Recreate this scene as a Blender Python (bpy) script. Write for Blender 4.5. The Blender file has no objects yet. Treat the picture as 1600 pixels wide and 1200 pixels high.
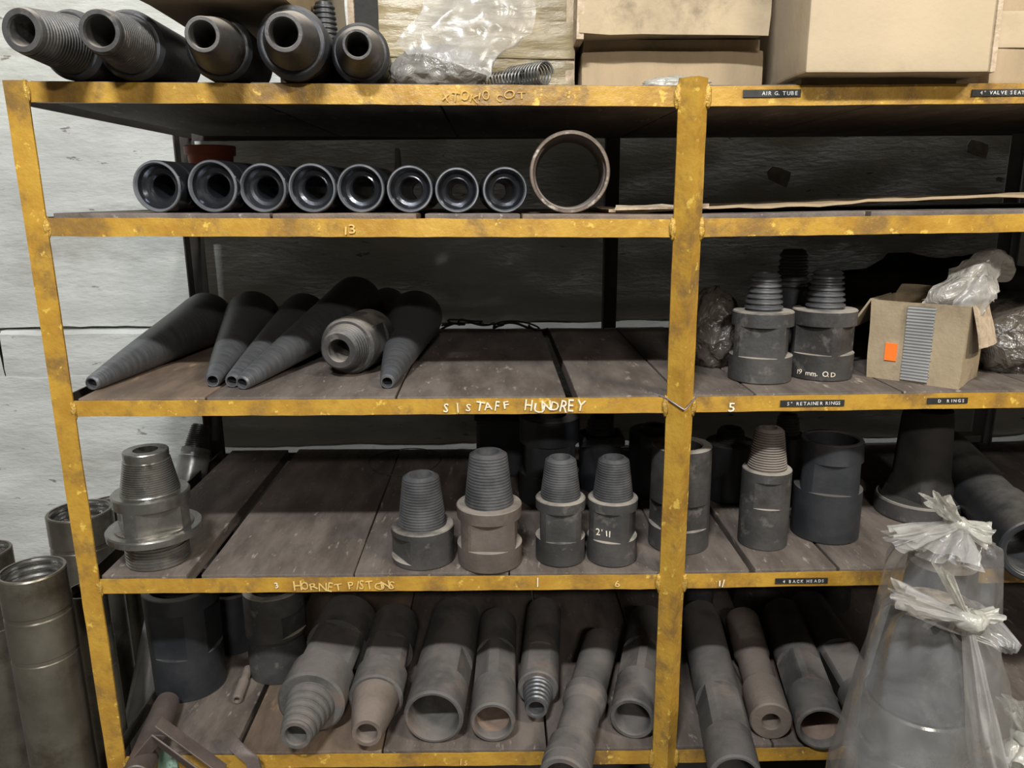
import bpy, bmesh, math, random
from mathutils import Vector, Matrix, noise
random.seed(7)
SC = bpy.context.scene
COL = SC.collection
# ------------------------------------------------------------------ camera
F, CAMY, CAMZ = 1201.0, -1.44, 1.55
PITCH, YAW, ROLL = map(math.radians, (13.5, 1.2, 0.5))
CF = Vector((math.sin(YAW)*math.cos(PITCH), math.cos(YAW)*math.cos(PITCH), -math.sin(PITCH)))
_r = CF.cross(Vector((0, 0, 1))).normalized(); _u = _r.cross(CF)
CR = _r*math.cos(ROLL) - _u*math.sin(ROLL)
CU = _u*math.cos(ROLL) + _r*math.sin(ROLL)
CP = Vector((0, CAMY, CAMZ))
cam = bpy.data.cameras.new('camera'); camo = bpy.data.objects.new('camera', cam); COL.objects.link(camo)
cam.sensor_fit = 'HORIZONTAL'; cam.sensor_width = 36.0; cam.lens = 36.0*F/1600.0; cam.clip_start = 0.02
camo.matrix_world = Matrix(((CR.x, CU.x, -CF.x, CP.x), (CR.y, CU.y, -CF.y, CP.y), (CR.z, CU.z, -CF.z, CP.z), (0, 0, 0, 1)))
SC.camera = camo
# ------------------------------------------------------------------ world and lamps
W = bpy.data.worlds.new('workshop_air'); SC.world = W; W.use_nodes = True
W.node_tree.nodes['Background'].inputs[0].default_value = (1.0, 0.85, 0.66, 1)
W.node_tree.nodes['Background'].inputs[1].default_value = 0.095
def area(name, loc, target, sx, sy, power, col):
    l = bpy.data.lights.new(name, 'AREA'); l.shape = 'RECTANGLE'; l.size = sx; l.size_y = sy; l.energy = power; l.color = col
    o = bpy.data.objects.new(name, l); COL.objects.link(o); o.location = loc
    o.rotation_euler = (Vector(target)-Vector(loc)).to_track_quat('-Z', 'Y').to_euler()
    return o
area('ceiling_tube_lamp', (-0.50, -2.4, 3.65), (-0.6, 0.2, 1.2), 0.5, 0.10, 160, (0.95, 0.98, 1.0))
area('ceiling_tube_lamp', (2.15, -2.0, 3.35), (0.8, 0.2, 1.2), 0.8, 0.10, 105, (1.0, 0.93, 0.80))
area('far_ceiling_lamp', (0.3, -4.6, 3.35), (0.2, 0.2, 1.2), 0.6, 0.12, 95, (1.0, 0.95, 0.88))
area('added_gap_light', (0.2, 0.895, 3.4), (0.2, 0.895, 0.0), 4.6, 0.03, 24, (0.96, 0.98, 1.0)).rotation_euler = (0, 0, 0)  # added light with no known fixture; brightens the wall strips behind the shelves
SC.view_settings.view_transform = 'Standard'; SC.view_settings.look = 'None'
SC.view_settings.exposure = -0.20; SC.view_settings.gamma = 1.0; SC.view_settings.use_curve_mapping = False

# ------------------------------------------------------------------ where a sight line meets the place
def ray(px, py): return CF + CR*((px-800)/F) - CU*((py-600)/F)
def atY(px, py, Y): d = ray(px, py); return CP + d*((Y-CP.y)/d.y)
def atZ(px, py, Z): d = ray(px, py); return CP + d*((Z-CP.z)/d.z)
def pj(P):
    v = Vector(P)-CP; z = v.dot(CF); return 800+F*v.dot(CR)/z, 600-F*v.dot(CU)/z, F/z
def xfor(px, Y, Z):
    a, b = -3.0, 3.0
    for _ in range(40):
        m = (a+b)/2
        if pj((m, Y, Z))[0] < px: a = m
        else: b = m
    return (a+b)/2
def zfor(x, y, py):
    a, b = -0.5, 3.0
    for _ in range(40):
        m = (a+b)/2
        if pj((x, y, m))[1] > py: a = m
        else: b = m
    return (a+b)/2
# ------------------------------------------------------------------ materials
MATS = {}
def mk(name, c1, c2, scale=12, rough=0.6, metal=0.0, bump=0.0, bscale=60, dust=None, c3=None, s3=4, t3=0.6, stretch=(1, 1, 1), rvar=0.15, spec=0.5, dustamt=0.8, c4=None, s4=30, t4=0.68, w3=0.06, w4=0.04, detail=6):
    m = bpy.data.materials.new(name); m.use_nodes = True; N = m.node_tree.nodes; L = m.node_tree.links
    bs = N['Principled BSDF']
    tc = N.new('ShaderNodeTexCoord'); oi = N.new('ShaderNodeObjectInfo'); mp = N.new('ShaderNodeMapping')
    vm = N.new('ShaderNodeVectorMath'); vm.operation = 'SCALE'; vm.inputs[0].default_value = (7, 3, 5)
    L.new(oi.outputs['Random'], vm.inputs['Scale']); L.new(vm.outputs[0], mp.inputs['Location'])
    L.new(tc.outputs['Object'], mp.inputs['Vector']); mp.inputs['Scale'].default_value = stretch
    def nz(s, d=detail, r=0.6):
        n = N.new('ShaderNodeTexNoise'); n.inputs['Scale'].default_value = s; n.inputs['Detail'].default_value = d; n.inputs['Roughness'].default_value = r
        L.new(mp.outputs[0], n.inputs['Vector']); return n.outputs['Fac']
    def ss(sock, a, b):
        r = N.new('ShaderNodeMapRange'); r.interpolation_type = 'SMOOTHSTEP'; L.new(sock, r.inputs[0])
        r.inputs[1].default_value = a; r.inputs[2].default_value = b; return r.outputs[0]
    def mix(f, a, b):
        x = N.new('ShaderNodeMix'); x.data_type = 'RGBA'
        if isinstance(f, float): x.inputs[0].default_value = f
        else: L.new(f, x.inputs[0])
        for s, v in ((x.inputs[6], a), (x.inputs[7], b)):
            if isinstance(v, tuple): s.default_value = v+(1,) if len(v) == 3 else v
            else: L.new(v, s)
        return x.outputs[2]
    n1 = nz(scale)
    col = mix(ss(n1, 0.3, 0.7), c1, c2)
    if c3: col = mix(ss(nz(s3, 8, 0.7), t3-w3, t3+w3), col, c3)
    if c4: col = mix(ss(nz(s4, 4, 0.65), t4-w4, t4+w4), col, c4)
    if dust:
        g = N.new('ShaderNodeNewGeometry'); sp = N.new('ShaderNodeSeparateXYZ'); L.new(g.outputs['Normal'], sp.inputs[0])
        mu = N.new('ShaderNodeMath'); mu.operation = 'MULTIPLY'; L.new(ss(sp.outputs[2], 0.35, 0.95), mu.inputs[0]); L.new(ss(nz(9, 4), 0.25, 0.6), mu.inputs[1])
        m2 = N.new('ShaderNodeMath'); m2.operation = 'MULTIPLY'; L.new(mu.outputs[0], m2.inputs[0]); m2.inputs[1].default_value = dustamt
        col = mix(m2.outputs[0], col, dust)
        rr = N.new('ShaderNodeMix'); rr.data_type = 'FLOAT'; L.new(m2.outputs[0], rr.inputs[0])
        mt = N.new('ShaderNodeMix'); mt.data_type = 'FLOAT'; L.new(m2.outputs[0], mt.inputs[0]); mt.inputs[2].default_value = metal; mt.inputs[3].default_value = 0
        L.new(mt.outputs[0], bs.inputs['Metallic'])
    else: bs.inputs['Metallic'].default_value = metal
    L.new(col, bs.inputs['Base Color'])
    r = N.new('ShaderNodeMapRange'); L.new(n1, r.inputs[0]); r.inputs[3].default_value = max(0.04, rough-rvar); r.inputs[4].default_value = min(1, rough+rvar)
    if dust:
        L.new(r.outputs[0], rr.inputs[2]); rr.inputs[3].default_value = 0.95; L.new(rr.outputs[0], bs.inputs['Roughness'])
    else: L.new(r.outputs[0], bs.inputs['Roughness'])
    bs.inputs['Specular IOR Level'].default_value = spec
    if bump:
        b = N.new('ShaderNodeBump'); b.inputs['Strength'].default_value = bump; b.inputs['Distance'].default_value = 0.004
        L.new(nz(bscale, 5), b.inputs['Height']); L.new(b.outputs[0], bs.inputs['Normal'])
    MATS[name] = m; return m
DUST = (0.27, 0.24, 0.20)
YEL = mk('yellow_paint', (0.34, 0.180, 0.026), (0.45, 0.262, 0.036), 14, 0.38, 0, 0.35, 90, c3=(0.21, 0.12, 0.035), s3=9, t3=0.56, w3=0.09, c4=(0.60, 0.40, 0.075), s4=38, t4=0.65)
WELD = mk('weld_bead', (0.52, 0.32, 0.05), (0.36, 0.22, 0.05), 60, 0.4, 0.2, 0.8, 160)
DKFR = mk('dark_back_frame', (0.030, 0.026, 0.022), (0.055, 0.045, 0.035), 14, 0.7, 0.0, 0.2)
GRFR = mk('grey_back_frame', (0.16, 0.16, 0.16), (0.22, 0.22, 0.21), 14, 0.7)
BOARD = mk('old_board', (0.078, 0.061, 0.051), (0.143, 0.117, 0.099), 6, 0.72, 0, 0.35, 60, c3=(0.055, 0.044, 0.037), s3=5, t3=0.60, stretch=(3, 0.8, 3), c4=(0.28, 0.24, 0.20), s4=20, t4=0.67, w3=0.12, w4=0.08)
BOARDO = mk('oiled_board', (0.085, 0.060, 0.043), (0.17, 0.12, 0.085), 5, 0.6, 0, 0.35, 60, c3=(0.30, 0.20, 0.11), s3=7, t3=0.63, stretch=(3, 0.8, 3))
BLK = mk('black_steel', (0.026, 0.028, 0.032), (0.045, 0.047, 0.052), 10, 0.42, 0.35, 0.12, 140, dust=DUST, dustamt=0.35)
BLKN = mk('black_steel_dusty', (0.042, 0.041, 0.041), (0.075, 0.071, 0.068), 9, 0.52, 0.2, 0.2, 120, dust=(0.36, 0.32, 0.27), dustamt=0.85, c3=(0.030, 0.027, 0.025), s3=6, t3=0.58, w3=0.12, c4=(0.115, 0.105, 0.095), s4=26, t4=0.63, w4=0.07)
GUN = mk('gunmetal_thread', (0.085, 0.086, 0.090), (0.15, 0.15, 0.155), 20, 0.42, 0.55, 0.1, 150)
GUNB = mk('polished_gunmetal', (0.10, 0.105, 0.115), (0.17, 0.175, 0.19), 20, 0.27, 0.75, 0.05, 150)
CONE = mk('dark_cone_steel', (0.085, 0.087, 0.092), (0.13, 0.132, 0.138), 30, 0.42, 0.45, 0.25, 200, stretch=(0.6, 0.6, 5))
CONEG = mk('grey_cone_steel', (0.12, 0.125, 0.135), (0.21, 0.215, 0.23), 40, 0.36, 0.6, 0.3, 160, stretch=(0.5, 0.5, 6))
BRN = mk('brown_rusty_steel', (0.080, 0.065, 0.055), (0.13, 0.102, 0.086), 12, 0.6, 0.1, 0.2, 120, dust=(0.27, 0.235, 0.20), dustamt=0.8, c3=(0.075, 0.055, 0.045), s3=7, t3=0.6)
DST = mk('dust_coated_steel', (0.070, 0.067, 0.064), (0.110, 0.103, 0.096), 8, 0.72, 0.05, 0.2, 120, dust=(0.18, 0.16, 0.143), dustamt=0.55, c3=(0.050, 0.047, 0.044), s3=6, t3=0.56, w3=0.12, c4=(0.135, 0.105, 0.088), s4=15, t4=0.60, w4=0.08)
DSTR = mk('rust_dusted_steel', (0.098, 0.077, 0.064), (0.150, 0.115, 0.094), 9, 0.8, 0.0, 0.3, 120, dust=(0.215, 0.175, 0.145), dustamt=0.6, c3=(0.085, 0.075, 0.068), s3=6, t3=0.58, w3=0.1)
BRI = mk('bright_oiled_steel', (0.20, 0.195, 0.18), (0.33, 0.32, 0.295), 18, 0.27, 0.85, 0.08, 100, c3=(0.16, 0.13, 0.10), s3=14, t3=0.64)
OLV = mk('oiled_tube_steel', (0.17, 0.155, 0.125), (0.27, 0.25, 0.205), 7, 0.34, 0.8, 0.08, 60, c3=(0.10, 0.08, 0.055), s3=5, t3=0.6, w3=0.12)
BORE = mk('bore_dark', (0.035, 0.032, 0.030), (0.06, 0.055, 0.05), 20, 0.6, 0.2)
BORER = mk('rusty_bore', (0.17, 0.115, 0.085), (0.27, 0.20, 0.155), 14, 0.85, 0.0, 0.3, 90)
RUSTR = mk('rusty_machined_ring', (0.10, 0.075, 0.06), (0.17, 0.13, 0.10), 16, 0.5, 0.4, 0.2, 80, c3=(0.42, 0.38, 0.33), s3=30, t3=0.58)
PIS = mk('piston_black', (0.060, 0.064, 0.074), (0.095, 0.10, 0.115), 14, 0.20, 0.85, 0.06, 120)
PISR = mk('piston_rim', (0.22, 0.235, 0.26), (0.36, 0.375, 0.40), 18, 0.30, 0.7, 0.05, 120)
CARD = mk('cardboard', (0.28, 0.21, 0.128), (0.36, 0.27, 0.168), 3, 0.85, 0, 0.25, 80, stretch=(4, 4, 1), c3=(0.36, 0.27, 0.175), s3=3, t3=0.64)
CARDP = mk('pale_cardboard', (0.39, 0.31, 0.205), (0.455, 0.362, 0.245), 2.5, 0.85, 0, 0.15, 90, c3=(0.34, 0.265, 0.17), s3=3, t3=0.60, w3=0.12)
CARDD = mk('old_dirty_cardboard', (0.29, 0.225, 0.14), (0.40, 0.315, 0.205), 5, 0.85, 0, 0.3, 80, c3=(0.17, 0.13, 0.085), s3=7, t3=0.58, w3=0.12)
CARDE = mk('torn_cardboard_edge', (0.50, 0.40, 0.29), (0.36, 0.27, 0.18), 60, 0.9, 0, 0.6, 120)
TAPE = mk('brown_packing_tape', (0.20, 0.158, 0.085), (0.285, 0.228, 0.127), 5, 0.32, 0, 0.5, 30, stretch=(1, 1, 4), c3=(0.30, 0.23, 0.115), s3=5, t3=0.62)
CORR = mk('grey_corrugated_patch', (0.20, 0.20, 0.198), (0.27, 0.268, 0.26), 10, 0.8)
ORNG = mk('orange_sticker', (0.85, 0.16, 0.015), (0.90, 0.20, 0.02), 5, 0.6)
TERR = mk('terracotta_plastic', (0.40, 0.095, 0.04), (0.48, 0.12, 0.055), 6, 0.55)
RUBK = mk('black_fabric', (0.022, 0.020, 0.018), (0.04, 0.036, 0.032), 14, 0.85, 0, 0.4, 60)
GREYB = mk('grey_block', (0.20, 0.20, 0.19), (0.28, 0.275, 0.26), 12, 0.8)
CHALK = mk('chalk', (0.78, 0.72, 0.62), (0.66, 0.58, 0.42), 60, 0.95)
CHALKF = mk('rubbed_out_chalk', (0.55, 0.36, 0.10), (0.40, 0.24, 0.06), 60, 0.9)
CHALKY = mk('faded_chalk', (0.66, 0.47, 0.18), (0.55, 0.36, 0.10), 80, 0.95)
LABK = mk('black_label_tape', (0.018, 0.018, 0.018), (0.03, 0.03, 0.03), 30, 0.4)
LABW = mk('embossed_white', (0.62, 0.62, 0.60), (0.42, 0.42, 0.40), 120, 0.6)
WIRE = mk('steel_wire', (0.25, 0.24, 0.26), (0.36, 0.34, 0.37), 30, 0.45, 0.7)
WIRED = mk('dark_wire', (0.035, 0.032, 0.03), (0.05, 0.05, 0.045), 30, 0.6)
GREEN = mk('chipped_green_paint', (0.20, 0.36, 0.27), (0.28, 0.44, 0.34), 20, 0.6, 0, 0.3, 60, c3=(0.12, 0.10, 0.085), s3=20, t3=0.60)
BRBAR = mk('brown_bar', (0.080, 0.062, 0.055), (0.125, 0.096, 0.085), 12, 0.5, 0.2, 0.25, 80)
SPR = mk('spring_steel', (0.13, 0.13, 0.125), (0.20, 0.20, 0.19), 20, 0.4, 0.7)
WALLM = mk('whitewashed_plaster', (0.48, 0.49, 0.455), (0.625, 0.635, 0.60), 7, 0.9, 0, 1.0, 42, c3=(0.38, 0.375, 0.34), s3=3.0, t3=0.60, w3=0.10, stretch=(0.55, 1, 1.7), c4=(0.22, 0.205, 0.175), s4=20, t4=0.685, w4=0.03, detail=10)
PIPEG = mk('dull_pipe_steel', (0.26, 0.265, 0.265), (0.36, 0.365, 0.36), 12, 0.32, 0.45, 0.1, 80, c3=(0.13, 0.12, 0.11), s3=9, t3=0.62)
STAIN = mk('damp_stain', (0.16, 0.14, 0.115), (0.26, 0.23, 0.19), 30, 0.9)
FLOORM = mk('oily_concrete', (0.085, 0.08, 0.072), (0.14, 0.13, 0.115), 3, 0.8, 0, 0.3, 40)
def plastic(name, tint, opac, rough=0.22, gloss=0.35, bump=0.5, bs=14):
    m = bpy.data.materials.new(name); m.use_nodes = True; N = m.node_tree.nodes; L = m.node_tree.links
    out = N['Material Output']; N.remove(N['Principled BSDF'])
    tc = N.new('ShaderNodeTexCoord'); n = N.new('ShaderNodeTexNoise'); n.inputs['Scale'].default_value = bs; n.inputs['Detail'].default_value = 5
    n.inputs['Distortion'].default_value = 1.2; L.new(tc.outputs['Object'], n.inputs['Vector'])
    b = N.new('ShaderNodeBump'); b.inputs['Strength'].default_value = bump; b.inputs['Distance'].default_value = 0.02; L.new(n.outputs['Fac'], b.inputs['Height'])
    tr = N.new('ShaderNodeBsdfTransparent'); tr.inputs[0].default_value = (0.97, 0.97, 0.97, 1)
    df = N.new('ShaderNodeBsdfDiffuse'); df.inputs[0].default_value = tint+(1,); tl = N.new('ShaderNodeBsdfTranslucent'); tl.inputs[0].default_value = tint+(1,)
    gl = N.new('ShaderNodeBsdfGlossy'); gl.inputs[0].default_value = (1, 1, 1, 1); gl.inputs['Roughness'].default_value = rough
    for x in (df, gl): L.new(b.outputs[0], x.inputs['Normal'])
    m1 = N.new('ShaderNodeMixShader'); m1.inputs[0].default_value = 0.4; L.new(df.outputs[0], m1.inputs[1]); L.new(tl.outputs[0], m1.inputs[2])
    r = N.new('ShaderNodeMapRange'); L.new(n.outputs['Fac'], r.inputs[0]); r.inputs[1].default_value = 0.3; r.inputs[2].default_value = 0.7
    r.inputs[3].default_value = max(0, opac-0.14); r.inputs[4].default_value = min(1, opac+0.14)
    m2 = N.new('ShaderNodeMixShader'); L.new(r.outputs[0], m2.inputs[0]); L.new(tr.outputs[0], m2.inputs[1]); L.new(m1.outputs[0], m2.inputs[2])
    fr = N.new('ShaderNodeFresnel'); fr.inputs[0].default_value = 1.45; L.new(b.outputs[0], fr.inputs['Normal'])
    mm = N.new('ShaderNodeMath'); mm.operation = 'MULTIPLY_ADD'; L.new(fr.outputs[0], mm.inputs[0]); mm.inputs[1].default_value = gloss; mm.inputs[2].default_value = 0.03
    m3 = N.new('ShaderNodeMixShader'); L.new(mm.outputs[0], m3.inputs[0]); L.new(m2.outputs[0], m3.inputs[1]); L.new(gl.outputs[0], m3.inputs[2])
    L.new(m3.outputs[0], out.inputs[0]); MATS[name] = m; return m
PCLR = plastic('clear_plastic_film', (0.60, 0.60, 0.60), 0.23, 0.25, 0.32, 0.22, 9)
PCLR2 = plastic('wrinkled_plastic_film', (0.62, 0.61, 0.59), 0.38, 0.30, 0.25, 0.20, 16)
PGRY = plastic('dusty_plastic_film', (0.36, 0.34, 0.31), 0.86, gloss=0.6, bump=0.7, bs=22)
PKNOT = plastic('bunched_plastic_film', (0.66, 0.65, 0.59), 0.66, 0.22, 0.6, 0.3, 25)
PDRK = plastic('dirty_brown_film', (0.16, 0.135, 0.11), 0.80, gloss=0.6, bump=0.8, bs=24)
PCLB = plastic('milky_plastic_film', (0.66, 0.62, 0.56), 0.60, gloss=0.7, bump=0.8, bs=20)

# ------------------------------------------------------------------ object helpers
def link(name, me, mat, parent=None, M=None, smooth=None):
    o = bpy.data.objects.new(name, me); COL.objects.link(o)
    if mat and not me.materials: me.materials.append(mat)
    if smooth is not None:
        me.shade_smooth()
        if smooth < 180: me.set_sharp_from_angle(angle=math.radians(smooth))
    if parent: o.parent = parent
    if M is not None: o.matrix_basis = M
    return o
def tag(o, label, cat, group=None):
    o['label'] = label; o['category'] = cat
    if group: o['group'] = group
    return o
def thing(name, label, cat, M=None, group=None):
    o = bpy.data.objects.new(name, None); COL.objects.link(o); o.empty_display_size = 0.02
    if M is not None: o.matrix_world = M
    return tag(o, label, cat, group)
def mesh(v, f):
    me = bpy.data.meshes.new('m'); me.from_pydata([tuple(x) for x in v], [], f); me.update(); return me
def bm_mesh(bm):
    bmesh.ops.recalc_face_normals(bm, faces=bm.faces); me = bpy.data.meshes.new('m'); bm.to_mesh(me); bm.free(); return me
def box_mesh(x0, x1, y0, y1, z0, z1, bev=0.0, rough=0.0, cuts=0, seed=0):
    bm = bmesh.new(); bmesh.ops.create_cube(bm, size=1)
    for v in bm.verts: v.co = Vector(((x0+x1)/2+v.co.x*(x1-x0), (y0+y1)/2+v.co.y*(y1-y0), (z0+z1)/2+v.co.z*(z1-z0)))
    if bev: bmesh.ops.bevel(bm, geom=bm.edges[:], offset=bev, segments=2, affect='EDGES', profile=0.6)
    if cuts: bmesh.ops.subdivide_edges(bm, edges=bm.edges[:], cuts=cuts, use_grid_fill=True)
    if rough:
        for v in bm.verts:
            n = noise.noise_vector((v.co+Vector((seed*3.1, seed, 0)))*9); v.co += n*rough
    return bm_mesh(bm)
def lathe(prof, segs=64, flats=(), lobes=None):
    """prof: [(z, r)] turned round local Z; flats: (z0, z1, dist, [angles deg])"""
    P = []
    for i, (z, r) in enumerate(prof):
        if i and flats:
            pz, pr = prof[i-1]; cut = []
            for fz0, fz1, d, an in flats:
                for q in (fz0-0.0006, fz0, fz1, fz1+0.0006):
                    if min(pz, z)+1e-5 < q < max(pz, z)-1e-5 and abs(z-pz) > 0.004: cut.append(q)
            for q in sorted(set(cut), reverse=z < pz):
                t = (q-pz)/(z-pz); P.append((q, pr+(r-pr)*t))
        P.append((z, r))
    V, Fc = [], []
    for z, r in P:
        for k in range(segs):
            a = 2*math.pi*k/segs; x, y = r*math.cos(a), r*math.sin(a)
            for fz0, fz1, d, an in flats:
                if fz0-1e-5 <= z <= fz1+1e-5:
                    for A in an:
                        ca, sa = math.cos(math.radians(A)), math.sin(math.radians(A)); s = x*ca+y*sa
                        if s > d: x -= (s-d)*ca; y -= (s-d)*sa
            V.append((x, y, z))
    for i in range(len(P)-1):
        for k in range(segs):
            a, b = i*segs+k, i*segs+(k+1) % segs; Fc.append((a, b, b+segs, a+segs))
    if P[0][1] > 1e-5 and P[0] != P[-1]:
        pass
    me = mesh(V, Fc)
    if P[0][1] < 1e-5 or P[-1][1] < 1e-5:
        bm = bmesh.new(); bm.from_mesh(me); bmesh.ops.remove_doubles(bm, verts=bm.verts, dist=1e-6); bm.to_mesh(me); bm.free()
    return me
def thread(z0, r0, z1, r1, n, depth):
    out = []
    for i in range(n):
        for t, d in ((0.08, 1), (0.30, 0), (0.62, 0), (0.84, 1)):
            u = (i+t)/n; out.append((z0+(z1-z0)*u, r0+(r1-r0)*u-d*depth))
    return out
def tube(name, pts, r, mat, parent=None, segs=10, closed=False):
    V, Fc = [], []; n = len(pts); up = Vector((0, 0, 1)); pts = [Vector(p) for p in pts]; prevx = None
    for i, p in enumerate(pts):
        t = (pts[min(i+1, n-1)]-pts[max(i-1, 0)]).normalized()
        if prevx is None: x = t.cross(up if abs(t.z) < 0.95 else Vector((1, 0, 0))).normalized()
        else: x = (prevx-t*prevx.dot(t)).normalized()
        prevx = x; y = t.cross(x); rr = r[i] if isinstance(r, (list, tuple)) else r
        for k in range(segs):
            a = 2*math.pi*k/segs; V.append(p+(x*math.cos(a)+y*math.sin(a))*rr)
    for i in range(n-1):
        for k in range(segs):
            a, b = i*segs+k, i*segs+(k+1) % segs; Fc.append((a, b, b+segs, a+segs))
    Fc += [tuple(range(segs))[::-1], tuple((n-1)*segs+k for k in range(segs))]
    return link(name, mesh(V, Fc), mat, parent, smooth=50)
def lump(name, c, size, mat, parent=None, sub=4, amp=0.25, freq=3.0, seed=0, ridge=True, flatz=None, M=None):
    bm = bmesh.new(); bmesh.ops.create_icosphere(bm, subdivisions=sub, radius=1)
    for v in bm.verts:
        d = v.co.normalized(); q = d*freq+Vector((seed*1.7, seed*0.9, seed*2.3))
        n = noise.noise(q)+0.5*noise.noise(q*2.1)
        if ridge: n = (0.5-abs(noise.noise(q*1.3)))*1.3-0.3+0.45*(0.4-abs(noise.noise(q*2.9+Vector((9, 1, 4)))))
        v.co = d*(1+amp*n)
        v.co = Vector((v.co.x*size[0], v.co.y*size[1], v.co.z*size[2]))+Vector(c)
        if flatz is not None and v.co.z < flatz: v.co.z = flatz+0.0005
    return link(name, bm_mesh(bm), mat, parent, M, smooth=180)
def frame_to(F_, B_):
    """matrix with origin at B_, local Z pointing to F_, local X level, local Y upward"""
    z = (Vector(F_)-Vector(B_)).normalized(); x = Vector((0, 0, 1)).cross(z); x = x.normalized() if x.length > 1e-4 else Vector((1, 0, 0)); y = z.cross(x)
    return Matrix(((x.x, y.x, z.x, B_[0]), (x.y, y.y, z.y, B_[1]), (x.z, y.z, z.z, B_[2]), (0, 0, 0, 1)))
def turned(name, label, cat, M, parts, group=None, segs=64):
    t = thing(name, label, cat, M, group)
    for p in parts:
        o = link(p[0], lathe(p[1], segs, p[3] if len(p) > 3 else ()), p[2], t, smooth=17)
        if len(p) > 4: o['label'] = p[4]
    return t
# ------------------------------------------------------------------ setting
# shelf heights at the left post, the middle post and the right
SZ = {1: (1.757, 1.743, 1.745), 2: (1.525, 1.512, 1.516), 3: (1.181, 1.172, 1.172), 4: (0.806, 0.793, 0.792), 5: (0.386, 0.370, 0.369)}
LIFT = {1: 0.002, 2: 0.009, 3: 0.003, 4: 0.004, 5: 0.003}
XL, XM, XR, DEP, YW = -0.85, 0.36, 2.40, 0.84, 0.93
def railz(i, x):
    a, b, c = SZ[i]
    return a+(b-a)*(x+0.82)/1.15 if x < 0.36 else b+(c-b)*(x-0.36)/0.65
def zs(i, x): return railz(i, x)+LIFT[i]
def struct(o): o['kind'] = 'structure'; return o
struct(link('floor', box_mesh(-6, 6, -5, 1.4, -0.1, 0.0), FLOORM))
wall = struct(link('wall_back', box_mesh(-5, 5, YW+0.03, YW+0.25, -0.05, 4.2), WALLM))
def panel(x0, x1, z0, z1, y0, bev, seed):
    # one cast course of the wall: front face y0 with a sloping rough top
    nx = max(2, int((x1-x0)/0.035)); nz_ = max(2, int((z1-z0)/0.035)); V, Fc = [], []
    for j in range(nz_+3):
        for i in range(nx+1):
            x = x0+(x1-x0)*i/nx
            if j <= nz_: z = z0+(z1-bev-z0)*j/nz_; y = y0
            elif j == nz_+1: z = z1; y = y0+bev*1.15
            else: z = z1; y = YW+0.04
            q = Vector((x*5+seed, z*9, seed*1.3)); d = 0.0035*noise.noise(q)+0.002*noise.noise(q*3.7)
            e = (0.007*noise.noise(Vector((x*6, z*3+seed, 2)))+0.004*noise.noise(Vector((x*23, z*9+seed, 5)))) if (j >= nz_ or j == 0 or i in (0, nx)) else 0
            V.append((x+(e if i in (0, nx) else 0), y-d-(0 if j else -0.004), z+(e if j in (0, nz_, nz_+1) else 0)))
    for j in range(nz_+2):
        for i in range(nx):
            a = j*(nx+1)+i; Fc.append((a, a+1, a+nx+2, a+nx+1))
    return link('wall_panel', mesh(V, Fc), WALLM, wall, smooth=40)
panel(-4.5, 4.5, 1.178, 4.1, YW, 0.004, 1)
panel(-0.925, 4.5, 0.792, 1.176, YW-0.022, 0.020, 2)
panel(-1.512, -0.930, 1.02, 1.172, YW-0.022, 0.010, 2)
panel(-4.5, -1.522, 1.02, 1.170, YW-0.016, 0.012, 5)
panel(-0.925, 4.5, -0.04, 0.796, YW-0.036, 0.016, 3)
panel(-4.5, -0.930, -0.04, 1.03, YW-0.0215, 0.001, 4)
for px, py, s in ((1216, 275, 0.036), (1527, 232, 0.033), (1561, 280, 0.010)):
    p = atY(px, py, YW-0.004)
    V = [(p.x+s*a*(1+0.25*noise.noise((a*3+px, b*3, 1))), p.y-0.0025, p.z+s*b*(1+0.25*noise.noise((a*3, b*3, px)))) for a, b in ((-1, .35), (-.6, .8), (.2, .6), (.95, .3), (1, -.2), (.75, -.85), (-.1, -.55), (-.9, -.25))]
    link('plaster_stain', mesh(V+[(a, b+0.003, c) for a, b, c in V], [tuple(range(8))]+[(k, k+8, (k+1) % 8+8, (k+1) % 8) for k in range(8)]), STAIN, wall)

# ------------------------------------------------------------------ the rack
rack = thing('storage_rack', 'yellow painted welded angle iron rack with four plank shelves and a top', 'storage rack', Matrix.Translation((XL, 0, 0)))
RI = rack.matrix_world.inverted()
def rpart(name, me, mat, smooth=None, parent=rack):
    o = link(name, me, mat, parent, smooth=smooth); o.matrix_parent_inverse = RI if parent is rack else Matrix()
    return o
def extrude_poly(poly, z0, z1, n=24, wob=0.0012, seed=0):
    V, Fc = [], []; m = len(poly)
    for j in range(n+1):
        z = z0+(z1-z0)*j/n
        for (x, y) in poly:
            w = noise.noise_vector(Vector((x*40+seed, y*40, z*13)))*wob; V.append((x+w.x, y+w.y, z))
    for j in range(n):
        for k in range(m):
            a, b = j*m+k, j*m+(k+1) % m; Fc.append((a, b, b+m, a+m))
    Fc += [tuple(range(m))[::-1], tuple(n*m+k for k in range(m))]
    return mesh(V, Fc)
T = 0.004
def angle_poly(x0, y0, w, d, sx=1, sy=1):   # corner at x0,y0
    return [(x0, y0), (x0+sx*w, y0), (x0+sx*w, y0+sy*T), (x0+sx*T, y0+sy*T), (x0+sx*T, y0+sy*d), (x0, y0+sy*d)][::(1 if sx*sy > 0 else -1)]
rpart('post', extrude_poly(angle_poly(XL, 0.0, 0.040, 0.040), 0.0, 1.759, 40, seed=1), YEL)
def vpost():
    a, r, b = Vector((XM-0.028, 0.004)), Vector((XM, -0.020)), Vector((XM+0.024, 0.006)); o = Vector((0, T*1.35))
    return [tuple(q) for q in (a, r, b, b+o, r+o, a+o)]
rpart('post', extrude_poly(vpost(), 0.0, 1.757, 40, seed=2), YEL)
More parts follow.
